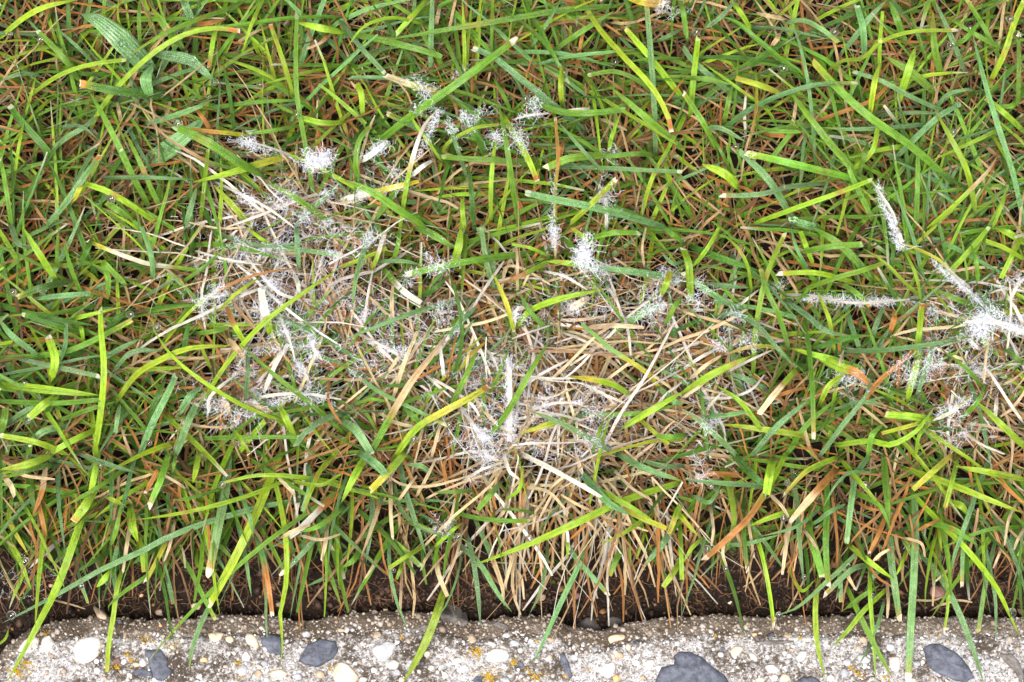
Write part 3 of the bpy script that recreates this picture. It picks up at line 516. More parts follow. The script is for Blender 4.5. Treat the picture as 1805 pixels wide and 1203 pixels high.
TR[(602,401)] = """b 34 720,380 450,430 250,500 0,600 p z38|g 48 1020,135 700,175 500,215 340,250 c z37|g 55 400,0 500,50 600,110|l 55 590,200 620,100 630,0|d 30 580,820 630,650 635,500 600,330 550,200 p z40|gs 50 150,1200 260,1000 380,800 500,650 560,560 p z42|ly 50 290,1200 400,1060 550,970 700,890 780,840 o z40|g 40 780,1110 900,940 1000,760 1100,600 p z41
g 40 590,920 650,800 720,650 p z38|yo 30 610,770 680,680 780,590|y 36 910,540 870,400 800,240 z36|l 44 920,530 1000,440 1150,380 1370,330 p z37|t 34 280,880 330,720 400,550 z34|w 20 120,500 140,350 170,210 o|w 30 540,780 530,700 520,610|w 24 100,570 220,630 330,690|w 40 890,1130 890,950 890,800 880,690 z32|w 24 1370,1190 1480,980 1600,800 1760,500 z34
t 24 1070,840 1200,720 1350,570 1450,510 z34|w 24 480,800 600,870 700,950 740,1020 o|w 20 1000,970 1130,930 1270,930|w 20 740,770 900,775 1100,800 1350,790|t 24 850,280 870,210 950,215 1100,300|w 24 910,550 930,430 990,430|w 22 1500,480 1520,580 1530,680|w 24 1280,830 1400,890 1500,930|w 22 1410,320 1460,400 1480,470|w 20 1080,235 1180,260 1300,330
t 20 1130,150 1130,60 1130,0|t 20 1600,200 1590,100 1610,0|t 24 1400,660 1550,720 1700,820 1805,900|w 18 1100,520 980,560 900,590|w 20 1805,750 1650,830 1500,900|w 28 640,960 700,1050 760,1120|b 50 1805,290 1700,260 1500,230 1320,210 z34|l 40 1320,215 1200,190 1080,180|b 50 1430,560 1520,500 1620,440 1700,410|b 26 1805,180 1750,190 1690,130 p
ly 45 1700,340 1720,290 1740,230 c z36|yb 30 1700,870 1600,760 1420,640 1340,570 1265,510 z36|b 40 1450,1200 1300,1110 1150,1030 990,970 p z38|g 24 1330,1180 1360,1090 1390,1010|g 34 1190,995 1400,990 1600,980 1805,930|l 50 1500,1050 1650,960 1805,870|ly 40 1530,890 1430,830 1300,800 1200,790|ly 40 1200,1010 1100,1040 950,1090|b 36 160,0 110,150 70,300 60,440 p z38
l 30 0,210 100,170 240,110|b 30 200,180 330,180 430,200|g 34 280,160 300,80 310,0|lw 30 160,230 190,150 230,30 o|gw 45 230,230 330,340 420,400|b 60 0,1020 80,1080 160,1203|b 30 0,720 200,870 400,970 560,1050|d 30 460,820 330,835 200,840|g 24 750,1040 750,900 740,760 p|g 26 60,940 160,910 280,930|g 28 780,880 830,780 890,630 p|o 34 840,680 760,500 690,350 640,220
b 36 800,310 760,150 740,0|b 30 830,400 800,200 720,0|g 36 1100,550 1000,450 940,350|lo 36 1090,180 960,250 840,300|l 22 1090,150 1000,110 900,90|g 36 1805,80 1750,40 1700,10|l 40 1340,110 1290,60 1210,0|g 45 1290,70 1430,30 1570,30|y 30 1560,1000 1650,1080 1730,1150|o 20 560,790 590,640 620,540 z32|t 32 270,480 265,400 270,310|o 30 630,830 760,810 900,800|t 50 1200,430 1260,400 1310,370
t 28 1080,490 1250,490 1400,470|t 40 1300,530 1450,520 1600,530|o 20 1420,500 1550,570 1740,690|t 20 1200,550 1300,580 1400,650|d 36 420,370 500,320 560,260|b 40 560,590 640,490 720,410|w 22 420,760 500,830 580,900|t 24 930,320 930,200 925,100|o 24 1000,190 1030,140 1050,100|t 26 250,760 300,690 330,650|t 22 960,310 1000,230 1040,200|w 22 770,650 800,690 830,760|t 30 200,980 280,1030 400,1060
g 36 430,1050 380,1000 330,960|t 26 480,1200 510,1090 530,1020|g 36 1720,500 1760,420 1805,360|w 20 1180,560 1280,600 1350,640|w 22 1640,1000 1700,900 1800,820|t 24 1080,1130 1300,1130 1600,1160|b 36 1680,850 1760,920 1805,940|g 40 1805,1100 1740,1110 1650,1100|t 20 960,920 1100,900 1250,840|w 24 950,850 1050,780 1200,700"""
TR[(1204,401)] = """b 45 330,450 150,350 0,240|b 42 170,480 260,455 380,510 500,640 600,750 z38|l 40 370,780 380,600 410,380 450,230 540,30 z36|g 36 560,640 500,450 440,330 410,220 c z42|l 26 360,320 340,200 290,110 220,45 p z38|l 40 1230,680 1250,550 1265,400 o z40|g 55 1000,280 900,160 800,70 680,0|b 36 840,655 1050,650 1300,620 1550,575 p z42
b 38 560,400 660,470 760,550 890,575 p|l 36 900,290 690,240 510,245 w|w 24 540,355 700,365 880,400 1050,395 1200,380 z34|w 28 1160,90 1145,40 1130,0 z40|wy 28 1520,320 1430,250 1350,170 1180,90 z36|w 45 1805,560 1640,500 1490,500 z36|b 50 1720,540 1640,440 1560,330|g 34 640,330 800,270 940,230 1060,190|l 34 1260,370 1180,300 1070,190 950,110 z38|l 24 1260,390 1230,250 1160,100 z36
l 36 1280,310 1400,240 1500,140 1620,0|g 40 1570,430 1450,380 1310,320|l 30 1805,170 1700,110 1600,70|l 50 1805,80 1720,30 1660,0|l 30 800,650 770,480 710,340 p|g 36 840,300 920,350 990,420 o|l 50 0,880 150,780 360,680 p z38|b 36 430,850 330,800 240,770|lt 40 590,760 470,900 400,990 z36|g 36 620,480 660,600 685,900 690,1120 w z38|b 40 370,1200 500,1050 680,900|g 40 550,1200 650,1050 820,900|b 36 730,1200 850,1040 960,900 1000,800
l 34 420,1080 300,920 180,840 p z38|l 44 700,1110 500,1080 210,1040|b 40 280,1203 150,1080 0,960 z36|g 28 130,1203 110,1000 90,830 p|yo 34 540,640 370,630 200,680|l 50 950,750 750,690 570,640|l 40 730,920 770,840 860,770 p|lo 60 730,690 830,740 920,770 1010,850 z34|o 40 950,930 1050,800 1150,720 1240,620 z34|l 45 1190,900 1230,750 1270,650|l 50 1320,1020 1200,1000 1070,990 c z36
y 28 1330,1010 1200,1050 1050,1090 w z36|wy 26 1330,1020 1430,970 1520,890 z38|l 40 820,1150 1000,1130 1100,1150 1230,1080 1330,950 p z36|l 45 1805,1160 1680,1040 1550,920 p z37|g 28 1590,850 1500,750 1390,660|w 18 1470,1080 1580,1150 1700,1200|w 24 1790,1020 1720,920 1650,810 1600,740 z36|t 22 1590,830 1600,700 1620,580 z37|w 30 1650,1010 1655,950 1660,900|w 26 0,750 90,690 180,640|w 20 100,900 250,900 360,860 430,780 z36
w 18 120,970 180,900 250,820|w 22 240,760 360,700 470,650|w 22 290,420 350,370 400,330|o 22 0,550 100,590 220,640|wo 20 440,610 560,600 680,605|t 30 1270,420 1400,460 1600,490|w 14 1620,350 1680,330 1740,330|w 26 1805,270 1760,320 1730,400|b 36 860,420 900,550 930,630 c|l 28 680,640 780,530 900,430|b 36 980,650 1020,520 1060,420|o 45 1100,540 1115,490 1120,440|g 36 1480,1000 1560,920 1600,830
b 26 660,220 600,110 570,0|l 36 690,200 650,100 620,20|d 24 1090,320 1110,150 1100,0|g 45 620,130 800,100 950,90|l 50 40,380 30,200 0,110|l 36 60,200 130,110 190,0|o 30 550,180 700,200 850,230 930,230|s 26 680,1200 640,1060 600,900|o 45 1470,30 1410,70 1390,80|o 30 1790,290 1770,260 1750,240|o 16 1240,240 1280,320 1320,410|b 34 120,300 230,310 350,320|d 50 60,110 220,170 400,230|b 34 1240,880 1300,700 1330,560
l 34 1800,30 1740,150 1680,270|g 36 1560,300 1550,180 1520,80|d 40 700,640 850,590 990,570|o 26 800,520 820,600 830,680|s 26 1050,640 1130,560 1200,470|w 26 1560,640 1530,610 1500,580|t 20 1620,840 1720,820 1805,760|w 20 1640,720 1720,725 1805,720|g 30 1390,500 1480,580 1570,640|t 24 1480,1040 1600,1050 1740,1090|t 24 840,800 830,720 850,650|s 24 820,850 920,930 1080,1060|b 30 870,930 960,925 1060,940
g 40 980,1200 1000,1100 1060,1040|o 30 480,900 560,870 640,850|t 22 1540,760 1620,780 1690,770|g 36 1700,640 1760,690 1805,730|l 30 1580,560 1595,600 1600,640|o 36 0,650 80,660 160,680|t 30 40,800 120,730 200,680|t 24 0,900 90,840 140,800|b 30 130,1000 260,990 400,960|o 34 700,900 750,850 800,830|l 26 1230,1203 1250,1100 1300,1040"""
TR[(0,802)] = """l 50 530,140 450,290 380,490 310,680 200,900 120,1050 40,1195 p z26|b 40 1590,240 1400,270 1150,340 900,430 750,510 550,600 300,740 150,820 10,890 p z30|l 65 1480,0 1400,200 1300,430 1170,680 1100,800 c z26|g 30 1805,180 1620,310 1400,470 1200,640 1050,790 900,950 785,1090 p z30|b 34 1150,730 1110,800 1060,900 1010,1050 1000,1140 p z10
l 36 1390,0 1440,100 1490,300 1515,500 1510,700 1480,850 1495,980 1485,1095 p z24|l 32 650,600 620,700 600,850 575,1000 565,1145 c z18|g 30 880,570 750,660 650,730 575,800 575,825 p z20|g 32 930,490 1010,620 1080,760 1140,875 c z14|b 28 870,590 890,680 915,790 w z14|b 60 1210,0 1190,200 1150,400 1105,630 w z24|b 30 1250,340 1290,500 1330,750 p z14
bo 40 1330,370 1390,540 1420,700 1440,850 w z14|b 38 1805,270 1700,400 1600,520 1490,630 w z20|b 26 1805,610 1720,650 1610,700 p z14|g 40 1640,350 1720,560 1805,800 p z14|l 36 1805,150 1500,110 1350,110 1170,150 c z34|l 30 1570,110 1300,220 1000,300 720,345 p z33|g 24 1170,180 1000,230 910,240 p z32|b 30 720,0 690,100 660,230 580,470 p z30
g 50 890,0 850,130 790,270 w z30|o 40 850,60 830,90 770,200 w|y 30 640,260 600,240 560,225 p|l 60 690,290 700,380 730,460 p z22|l 34 740,450 750,500 760,620 w z20|ly 32 920,370 850,520 770,670 w z20|l 40 520,0 500,100 480,200 c z30|l 60 500,180 450,270 390,350 o z26|w 34 330,440 240,520 150,605 p z16|l 40 0,380 60,480 110,570 165,715 p z18|g 20 5,0 5,120 10,400 p
ly 34 60,240 50,350 150,530 p z16|d 30 330,480 230,600 100,785 p z14|b 26 400,570 430,680 465,785 c z14|d 36 620,490 500,560 370,640 p z15|l 55 610,600 570,640 510,700 p z15|l 50 270,0 150,50 0,80 p z34|g 36 270,50 120,90 0,130|b 30 310,30 310,250 345,520 p z24|g 30 690,60 520,170 330,280 p z30|to 50 240,70 220,200 170,330 p z24|t 34 690,350 670,480 650,620 w z18
t 45 30,130 60,170 75,220 w|o 16 700,540 702,640 700,750 z10|ow 55 1805,190 1700,280 1600,380 1530,440 z22|lo 36 180,160 220,330 240,430 w z22|d 50 150,100 165,200 185,310 z20|l 36 1740,20 1690,90 1640,200 1600,310 p z32|l 40 1050,0 1035,80 1020,150 p z30|g 26 930,0 920,50 910,100|d 14 450,350 560,355 640,345 z26|t 34 1730,380 1720,470 1700,560 w z18|l 20 -5,1000 30,970 45,920 p z4
t 14 290,770 370,790 450,815 z2|g 34 590,470 620,380 640,260|b 34 610,700 600,600 620,480 w z14|t 26 60,60 130,110 290,130|t 24 920,370 900,470 870,560 w|d 46 880,440 780,520 700,580 z18|g 40 1060,400 1150,470 1240,560 z16|b 30 1270,200 1320,330 1340,440|l 34 1550,140 1700,160 1805,100|t 24 1600,430 1700,450 1800,420|t 30 1500,430 1560,400 1640,370|g 26 1760,350 1770,420 1805,500 p z16
b 40 1630,70 1640,170 1600,300|t 26 1480,130 1530,180 1560,220|t 22 870,110 940,150 980,180|g 36 1805,290 1680,380 1580,410|b 36 430,0 600,60 740,100|g 36 1500,380 1530,450 1560,530 p z16|t 22 1740,430 1750,480 1790,560 z14|o 20 340,180 350,290 340,400|t 18 940,450 970,520 980,600 z14|l 24 1040,520 1050,590 1150,610 p z12"""
TR[(602,802)] = """l 50 1780,150 1500,240 1200,380 950,490 680,590 p z36|l 58 540,720 500,850 440,1000 330,1203 p z12|b 16 640,510 610,650 560,780 510,860 z14|b 34 650,390 690,530 720,720 735,905 p z18|b 38 630,480 740,590 830,740 900,830 p z18|bs 34 710,350 790,530 850,700 860,800 z16|b 24 1090,440 1080,600 1040,750 995,840 p z16|b 38 1310,390 1260,570 1170,760 1080,960 1010,1110 p z20
b 34 1160,420 1250,560 1340,660 1410,740 w z18|b 26 250,420 255,600 290,770 350,925 p z18|bs 30 230,140 180,330 100,550 z24|b 36 160,180 160,350 130,570 p z22|l 50 130,0 70,110 0,250 p z34|b 40 300,0 340,200 400,380 450,540 p z28|b 36 480,100 420,60 340,50 p|b 55 110,0 180,50 240,110 c z36|t 20 240,110 330,160 480,165 700,105 z34|ly 50 330,0 230,110 150,190 c z33
w 40 960,0 1100,70 1300,180 1400,240 z34|b 50 1270,100 1340,180 1420,260 1530,320 p z33|y 36 1480,280 1600,340 1720,390 z30|l 40 1360,180 1500,260 1640,340|w 28 860,0 890,90 940,130|t 24 990,130 960,300 940,400 w z26|t 24 1030,260 1020,330 1010,400|to 24 750,110 790,200 820,290|t 26 960,170 1100,200 1200,310 z30|t 28 940,440 900,560 850,740 w z18|t 20 900,580 950,650 965,765 z12|t 18 1350,300 1380,500 1280,690 z14
t 22 450,470 600,320 800,150 850,60 z34|t 22 640,370 610,520 550,680 w z20|t 32 260,160 260,300 270,440 w z24|bs 22 1740,390 1600,590 1540,715 z18|t 26 1200,90 1120,200 1040,350|t 26 1330,80 1350,180 1400,380|o 22 1250,130 1310,270 1330,400|t 22 1000,380 970,500 960,560 w z16|t 30 1240,0 1260,60 1280,120|t 24 1240,60 1170,120 1100,180|t 24 1000,80 950,130 900,180|t 12 820,570 960,575 1125,570 z6|t 24 320,620 315,720 310,830 z6
g 30 610,310 750,340 900,350 1000,350 z30|g 30 700,190 600,195 480,200 p z33|g 24 1020,310 930,290 830,290 p z30|b 30 280,160 320,300 450,400 640,435 p z30|l 30 440,480 340,540 250,600 w z20|lt 34 500,510 510,620 560,750 w z16|g 40 190,390 300,480 420,590 z18|g 40 1500,460 1450,560 1415,640 w z16|l 40 1805,540 1750,630 1700,700 c z14|l 34 1790,380 1795,520 1800,660 c z18|b 45 1740,390 1700,470 1600,590 z20|l 18 1520,420 1525,500 1530,590 z16
l 18 1610,380 1590,460 1560,550 z16|l 22 1190,420 1195,480 1195,555 z18|b 45 1470,0 1600,70 1805,140 z34|d 22 1600,480 1660,560 1720,650 z14|l 30 1650,300 1500,410 1370,475 p z26|ly 45 1790,270 1760,340 1730,420 w z26|l 30 330,570 310,610 290,660 z12|g 40 100,500 60,560 0,600 z18|t 24 480,500 440,560 420,610 w z14|t 24 200,530 160,600 115,670 w z14|t 20 880,420 890,520 900,640 z12|b 36 1800,60 1700,60 1560,20|t 26 400,210 440,140 500,20
o 26 560,150 540,60 570,0|t 24 310,230 360,160 400,110|t 22 540,420 580,330 600,230|l 26 500,480 600,390 640,360|t 24 1180,230 1280,330 1360,420|g 36 830,160 780,220 720,290|t 26 880,210 860,300 800,360|t 26 1080,270 1010,330 900,420|ly 26 880,230 940,180 960,60|t 24 1450,90 1540,180 1640,240|t 20 1390,120 1470,220 1490,330|g 30 1420,300 1560,360 1600,420 z20|t 22 760,0 820,30 880,50|w 24 660,130 740,80 850,40"""
TR[(1204,802)] = """b 50 1220,210 1230,350 1220,650 1205,900 1190,1195 w z24|l 38 1215,205 1350,350 1500,500 1650,690 1720,830 1780,960 p z28|b 42 1250,520 1370,660 1470,860 1530,1020 1590,1203 p z16|l 36 990,600 990,750 1005,950 1020,1203 p z18|g 38 870,710 940,860 1030,1040 1110,1185 p z12|l 36 720,650 700,800 710,1000 750,1185 p z16|l 36 1065,720 960,820 870,930 790,1015 p z18
b 26 1060,790 1030,900 1000,980 p z10|b 16 990,1000 965,1050 935,1105 p z5|b 40 990,580 890,610 750,740 w z18|b 34 1010,420 900,540 750,680 600,810 490,850 p z22|l 34 350,330 420,540 460,750 480,910 w z20|l 40 220,60 260,250 270,360 230,510 p z28|lo 40 540,0 480,120 350,330 250,430 110,555 z32|l 60 470,40 455,120 440,210 c z33|b 34 570,30 600,250 620,500 640,700 p z24
g 45 760,100 760,300 755,500 770,700 w z24|b 42 990,0 920,100 890,250 865,465 c z32|l 36 840,30 940,150 1050,275 p z32|g 36 910,200 1040,270 1100,400 p|l 40 880,480 990,570 1115,660 p z22|o 22 890,420 960,540 1020,640 1115,705 w z22|b 50 1090,350 1100,550 1120,700 1145,870 w z18|g 50 1060,0 1080,250 1090,400|l 46 1170,70 1400,150 1600,230 1805,310 z34|l 34 1450,30 1420,150 1385,280 w z32
b 36 1630,0 1570,150 1500,350 1430,550 1400,690 p z30|l 50 1400,250 1470,270 1510,320 p z28|b 30 1510,330 1480,520 1475,690 w z20|b 28 1580,310 1600,500 1650,750 1655,985 p z18|b 34 1650,460 1600,680 1560,940 c z18|l 26 1280,450 1390,650 1400,800 1380,935 w z16|y 40 1410,10 1320,90 1215,185 w z34|ly 45 800,20 650,90 530,215 w z33|os 60 800,90 700,200 570,350 w z28|t 34 570,340 545,480 525,630 w z20
b 36 430,165 200,150 0,130 z33|d 50 270,0 380,120 500,200|d 30 320,170 320,400 340,610 w z20|t 26 340,300 350,380 375,540 w z18|g 55 630,330 690,480 740,650 z18|o 36 1070,330 1030,430 985,520 w z24|t 30 820,540 860,620 910,710 w z14|t 26 1080,690 1085,780 1080,860 w z10|g 30 1805,380 1600,400 1370,490 z26|l 50 1805,130 1600,90 1440,60 z34|ly 26 1530,50 1580,200 1635,335 p z32|o 34 1640,30 1700,160 1805,260
o 26 1500,0 1515,80 1530,160|b 36 1770,380 1740,450 1805,620 p z18|l 26 1805,480 1780,520 1750,570 z18|b 24 730,280 600,380 420,430 p z28|b 20 1000,95 880,95 800,170 740,280 p z33|l 40 640,290 500,320 340,380 p z28|l 26 1180,510 1150,590 1120,650 z16|t 20 1700,460 1670,530 1640,600 z14|t 24 1430,590 1390,620 1340,665 w z14|l 34 -40,290 0,340 80,430 p z24|l 30 110,440 50,490 0,570 p z18
t 22 1310,560 1325,680 1320,800 z8|b 30 200,480 340,470 520,420 z20|l 26 560,600 630,720 700,660 p z10|g 36 880,800 960,740 1040,690 z12|t 26 1010,560 1040,530 1090,500|b 34 820,480 830,650 835,780 w z14|b 30 980,700 1010,640 1050,600 z12|g 40 1140,400 1180,470 1220,560 z18|t 18 1240,770 1320,770 1380,750 z5|t 18 1380,790 1450,770 1530,780 z4|t 22 1580,380 1600,500 1580,620 w z14|t 22 1760,260 1720,350 1700,480
t 24 1800,400 1770,450 1750,500 w|o 26 1240,400 1300,370 1360,340|t 22 1180,440 1260,470 1280,540|g 40 1300,360 1440,400 1560,480|l 24 1350,340 1360,440 1370,520 p z20|t 26 460,210 520,270 560,330|t 24 640,400 680,450 710,500|b 30 700,360 780,300 860,260|o 40 300,110 150,100 60,130|t 24 150,300 160,400 150,480 w|t 24 220,450 210,520 230,590|b 30 60,220 140,250 200,160|o 22 920,250 1000,290 1100,280"""

def catmull(P, ts):
    P = np.asarray(P, float); d = np.concatenate([[0], np.cumsum(np.linalg.norm(np.diff(P, axis=0), axis=1))]); d /= d[-1]
    out = []
    for t in ts:
        i = min(np.searchsorted(d, t, 'right')-1, len(P)-2); i = max(i, 0); u = (t-d[i])/(d[i+1]-d[i]+1e-12)
        p1, p2 = P[i], P[i+1]; h = d[i+1]-d[i]+1e-12
        def tan(k):
            if k == 0: return (P[1]-P[0])/(d[1]-d[0]+1e-12)
            if k == len(P)-1: return (P[-1]-P[-2])/(d[-1]-d[-2]+1e-12)
            return (P[k+1]-P[k-1])/(d[k+1]-d[k-1]+1e-12)
        m1, m2 = tan(i)*h, tan(i+1)*h
        out.append((2*u**3-3*u**2+1)*p1+(u**3-2*u**2+u)*m1+(-2*u**3+3*u**2)*p2+(u**3-u**2)*m2)
    return np.array(out)

TS = np.concatenate([np.linspace(0, .94, 14), [.962, .983, 1.0]])
ROOTN = 3
BL = []
for (ox, oy), txt in TR.items():
    for tok in txt.replace('\n', '|').split('|'):
        a = tok.split(); kind, wz = a[0], float(a[1]); pts = []; tip = None; zz = None
        for q in a[2:]:
            if ',' in q: pts.append([ox+float(q.split(',')[0])/3, oy+float(q.split(',')[1])/3])
            elif q[0] == 'z': zz = float(q[1:])
            else: tip = q
        BL.append(dict(kind=kind, w=wz/3*(1 if kind[0] == 'B' else .70 if kind[0] in 'swot' else .78), pts=np.array(pts), tip=tip, z=zz))

def zfloor(P):
    """highest of soil and kerb under the points"""
    x, y = P[..., 0], P[..., 1]
    return np.where(edge_y(x)-y > 0, kerb_z(x, y), ground_z(x, y))
def solve(b):
    dry = b['kind'][0] in 'swot'
    z = b['z'] if b['z'] else (R.uniform(23, 32) if b['kind'][0] in 'wt' else R.uniform(17, 27) if dry else R.uniform(25, 37))
    pts = b['pts']; n = len(pts)
    s = np.concatenate([[0], np.cumsum(np.hypot(*np.diff(pts, axis=0).T))]); L = s[-1]; s /= L
    zr = max(z-0.09*L, z*0.45)
    prof = zr+(z-zr)*np.sin(np.clip(s/.75, 0, 1)*math.pi/2) - (0.12*z*np.clip((s-.6)/.4, 0, 1)**2)
    cap = np.interp(pts[:, 1], [880, 960, 1040, 1100, 1203], [60, 26, 15, 7, 4.5])
    zs = np.minimum(prof, cap)*MM
    W3 = p2w(pts[:, 0], pts[:, 1], zs); fl = zfloor(W3)+.0012
    zs = np.maximum(zs, fl); W3 = p2w(pts[:, 0], pts[:, 1], zs)
    # foot of the blade, down in the turf behind its first visible point
    d = pts[0]-pts[1]; d /= np.hypot(*d)+1e-9
    f0 = pts[0]+d*14
    if pts[0][1] > 900: f0[1] = min(f0[1], pts[0][1]-6)
    g = p2w(f0[0], f0[1], 0.0); g[2] = ground_z(g[0:1], g[1:2])[0]-.001
    mid = p2w(pts[0][0]+d[0]*9, pts[0][1]+d[1]*9, max(zs[0]*.55, g[2]+.001))
    vis = catmull(W3, TS)
    floorv = zfloor(vis)+.0008; vis[:, 2] = np.maximum(vis[:, 2], floorv)
    b['vis'] = vis; b['foot'] = np.stack([g, mid]); b['L'] = L; b['zt'] = z
    return b
for b in BL: solve(b)

def colours(b, S, t):
    ks = b['kind']; base = [CL[k]*(1+R.normal(0, .10))*(1+R.normal(0, .022 if k in 'swto' else .05, 3)) for k in ks]
    c = np.zeros((S, 3))
    if len(ks) == 1:
        c[:] = base[0]
        if ks[0] in 'gldb': 
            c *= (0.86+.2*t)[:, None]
            if R.random() < .25: c += np.clip((t-.82)/.18, 0, 1)[:, None]*(CL['y']*.8-base[0])*.7
    else:
        edges = np.linspace(0, 1, len(ks)+1)[1:-1]+R.normal(0, .06, len(ks)-1); c[:] = base[0]
        for e, nb in zip(edges, base[1:]):
            f = np.clip((t-e+.05)/.1, 0, 1)[:, None]; c = c*(1-f)+nb*f
        if set(ks) & set('swt') and set(ks) & set('gldb'):           # rust band where green meets bleached leaf
            f = (np.exp(-((t-edges[0])/.035)**2)*.8)[:, None]; c = c*(1-f)+CL['o']*f
    if 'y' in ks:                                        # yellowing comes in blotches
        m_ = np.interp(t, np.linspace(0, 1, 7), R.uniform(0, .75, 7))[:, None]*(np.array([1]) if len(ks) == 1 else .6); c = c*(1-m_)+CL['l']*m_
    if b['tip'] in ('o', 'w') and ks[0] in 'gldby':
        f = np.clip((t-R.uniform(.84, .92))/.1, 0, 1)[:, None]*R.uniform(.4, .9); c = c*(1-f)+(CL['o']*.6+CL['y']*.4)*f
    # rusty lesions
    if ks[0] in 'gly' and R.random() < .18:
        e = R.uniform(.3, .8); f = (np.exp(-((t-e)/.03)**2)*.75)[:, None]; c = c*(1-f)+CL['o']*f
    return c

CNAME = {'g': 'mid green', 'l': 'lime green', 'd': 'dark green', 'b': 'blue-green dewy', 'y': 'yellow', 's': 'tan', 't': 'pale tan', 'w': 'bleached white', 'o': 'rusty orange', 'B': 'dewy green'}
LAND = [(215,70,'by the broad dewy leaf'),(110,40,'by lime blades in open turf'),(400,55,'by the long arched lime blade'),(330,245,'by the thick dew-tipped blade'),(735,172,'by the fuzzy tan blade'),(567,283,'by the small cottony clump'),
 (760,60,'by the long dark horizontal blade'),(880,100,'by the diagonal white-tipped blade'),(1020,450,'by the dewy leaf with mould'),(1075,345,'by the mouldy upright white stem'),(1150,160,'by the long brown-tipped lime blade'),(1400,170,'by the wide dewy arch'),(1540,190,'by the forked diagonal blade'),
 (1720,100,'by hanging dew drops in open turf'),(1565,380,'by the fringed upright white stem'),(1480,530,'by the long fringed flat stem'),(1765,580,'by the largest mould clump'),(90,630,'by the stubby upright blade'),(180,760,'by the tall upright lime blade'),(60,500,'by a dark clipped stub'),
 (450,560,'in the whitest mouldy patch'),(620,480,'at the rim of the mouldy patch'),(900,540,'by the spotted yellow leaf'),(900,740,'by the broad white upright stem'),(1080,740,'in the pale straw patch'),(740,740,'by the yellow orange-ended arch'),(1150,560,'by the fuzzy dewy crossing'),(1360,600,'by the blue-green arch'),
 (1500,680,'by the spotted orange-ended leaf'),(1700,720,'by the fringed yellow-tipped stem'),(1010,890,'by the blade bridging straw and soil'),(1300,880,'by the dew-studded turf edge'),(1600,880,'by the yellow clipped leaf'),(300,880,'by the ragged turf edge'),(520,860,'by the broad straw at the turf edge'),(800,880,'by the straw-fringed turf edge'),(1640,300,'in leafy turf without mould'),(250,430,'in dense shaded turf')]
KLAND = [(155,1147,'beside the largest white pebble'),(60,1137,'beside two cream pebbles'),(283,1170,'at the angular slate pair'),(440,1130,'near the small cream pebbles'),(490,1140,'at a half-hidden slate chip'),(562,1152,'beside the six-sided slate chip'),(676,1148,'beside the grey quartz'),
 (878,1156,'near the white oval pebble'),(998,1174,'beside the slate shard'),(1068,1182,'near the white triangular pebble'),(1204,1180,'near the biggest slate'),(1420,1198,'near white chips'),(1470,1150,'between white chips'),(1577,1171,'beside the blocky white pebble'),(1670,1165,'at the leaf-shaped slate'),(1780,1160,'by the brown-grey slate')]
SLAND = [(50,'by the spider web'),(170,'by moss at the turf edge'),(278,'by the small tan stone'),(342,'by the cream soil stone'),(430,'by fine brown roots'),(520,'by the rounded brown stone'),(690,'by reddish crumbs'),(830,'by the kerb dip'),(955,'by the rough tan stone'),(1050,'by the kerb notch'),(1180,'by the mossy kerb edge'),(1320,'by the darkest soil'),(1450,'by crossed blades'),(1560,'by dry stubble'),(1655,'by the flat rusty stone'),(1760,'by dry stems on soil')]
def landmark(x, y): return min(LAND, key=lambda l: (l[0]-x)**2+(l[1]-y)**2)[2]
def describe(b):
    ks = b['kind']; pts = b['pts']; L = b['L']; ch = pts[-1]-pts[0]; cl = np.hypot(*ch)
    nrm = np.array([-ch[1], ch[0]])/(cl+1e-9); sag = np.abs((pts-pts[0])@nrm).max()/(cl+1e-9)
    w_ = [('short' if L < 95 else 'long' if L > 230 else ''), ('broad' if b['w'] > 15.5 else 'thin' if b['w'] < 9 else ''), ('curved' if sag > .13 else 'straight' if sag < .035 else '')]
    if ks[0] == 'B': w_ = [w_[0]]
    dead_ = ks[0] in 'swot' and len(ks) == 1
    noun = 'grass stem' if dead_ else ('grass leaf' if ks[0] == 'B' else 'grass blade')
    if dead_: noun = {'w': 'dead grass stem', 'o': 'dead grass leaf'}.get(ks[0], 'dry straw')
    c = CNAME[ks[0]]
    if len(ks) > 1: c = c.replace(' dewy', '')+' to '+CNAME[ks[-1]].replace(' dewy', '')
    s = ' '.join(x for x in w_+[c, noun] if x)
    if not dead_ and b['tip'] in ('c', 'w', 'o'): s += {'c': ' with clipped tip', 'w': ' with torn white tip', 'o': ' with brown tip'}[b['tip']]
    e = pts[-1]; m = pts.mean(0)
    if e[1] > 1112: zone = 'crossing the kerb '+min(KLAND, key=lambda l: (l[0]-e[0])**2+(l[1]-e[1])**2)[2]
    elif e[1] > 985: zone = ('reaching the kerb edge ' if e[1] > 1075 else 'hanging over soil ')+min(SLAND, key=lambda l: abs(l[0]-e[0]))[1]
    else: zone = landmark(m[0], m[1])
    a = math.degrees(math.atan2(-ch[1], ch[0])) % 360
    dr = ''
    if e[1] < 985: dr = {0: 'pointing along the kerb', 1: 'pointing away from the kerb', 2: 'pointing along the kerb', 3: 'pointing at the kerb'}[int(((a+45) % 360)//90)]
    s2 = f'{s} {dr}, {zone}' if dr else f'{s} {zone}'
    if len(s2.split()) > 16 and dr: s2 = f'{s}, {zone}'
    ws = s2.split()
    return ' '.join(ws[:16])

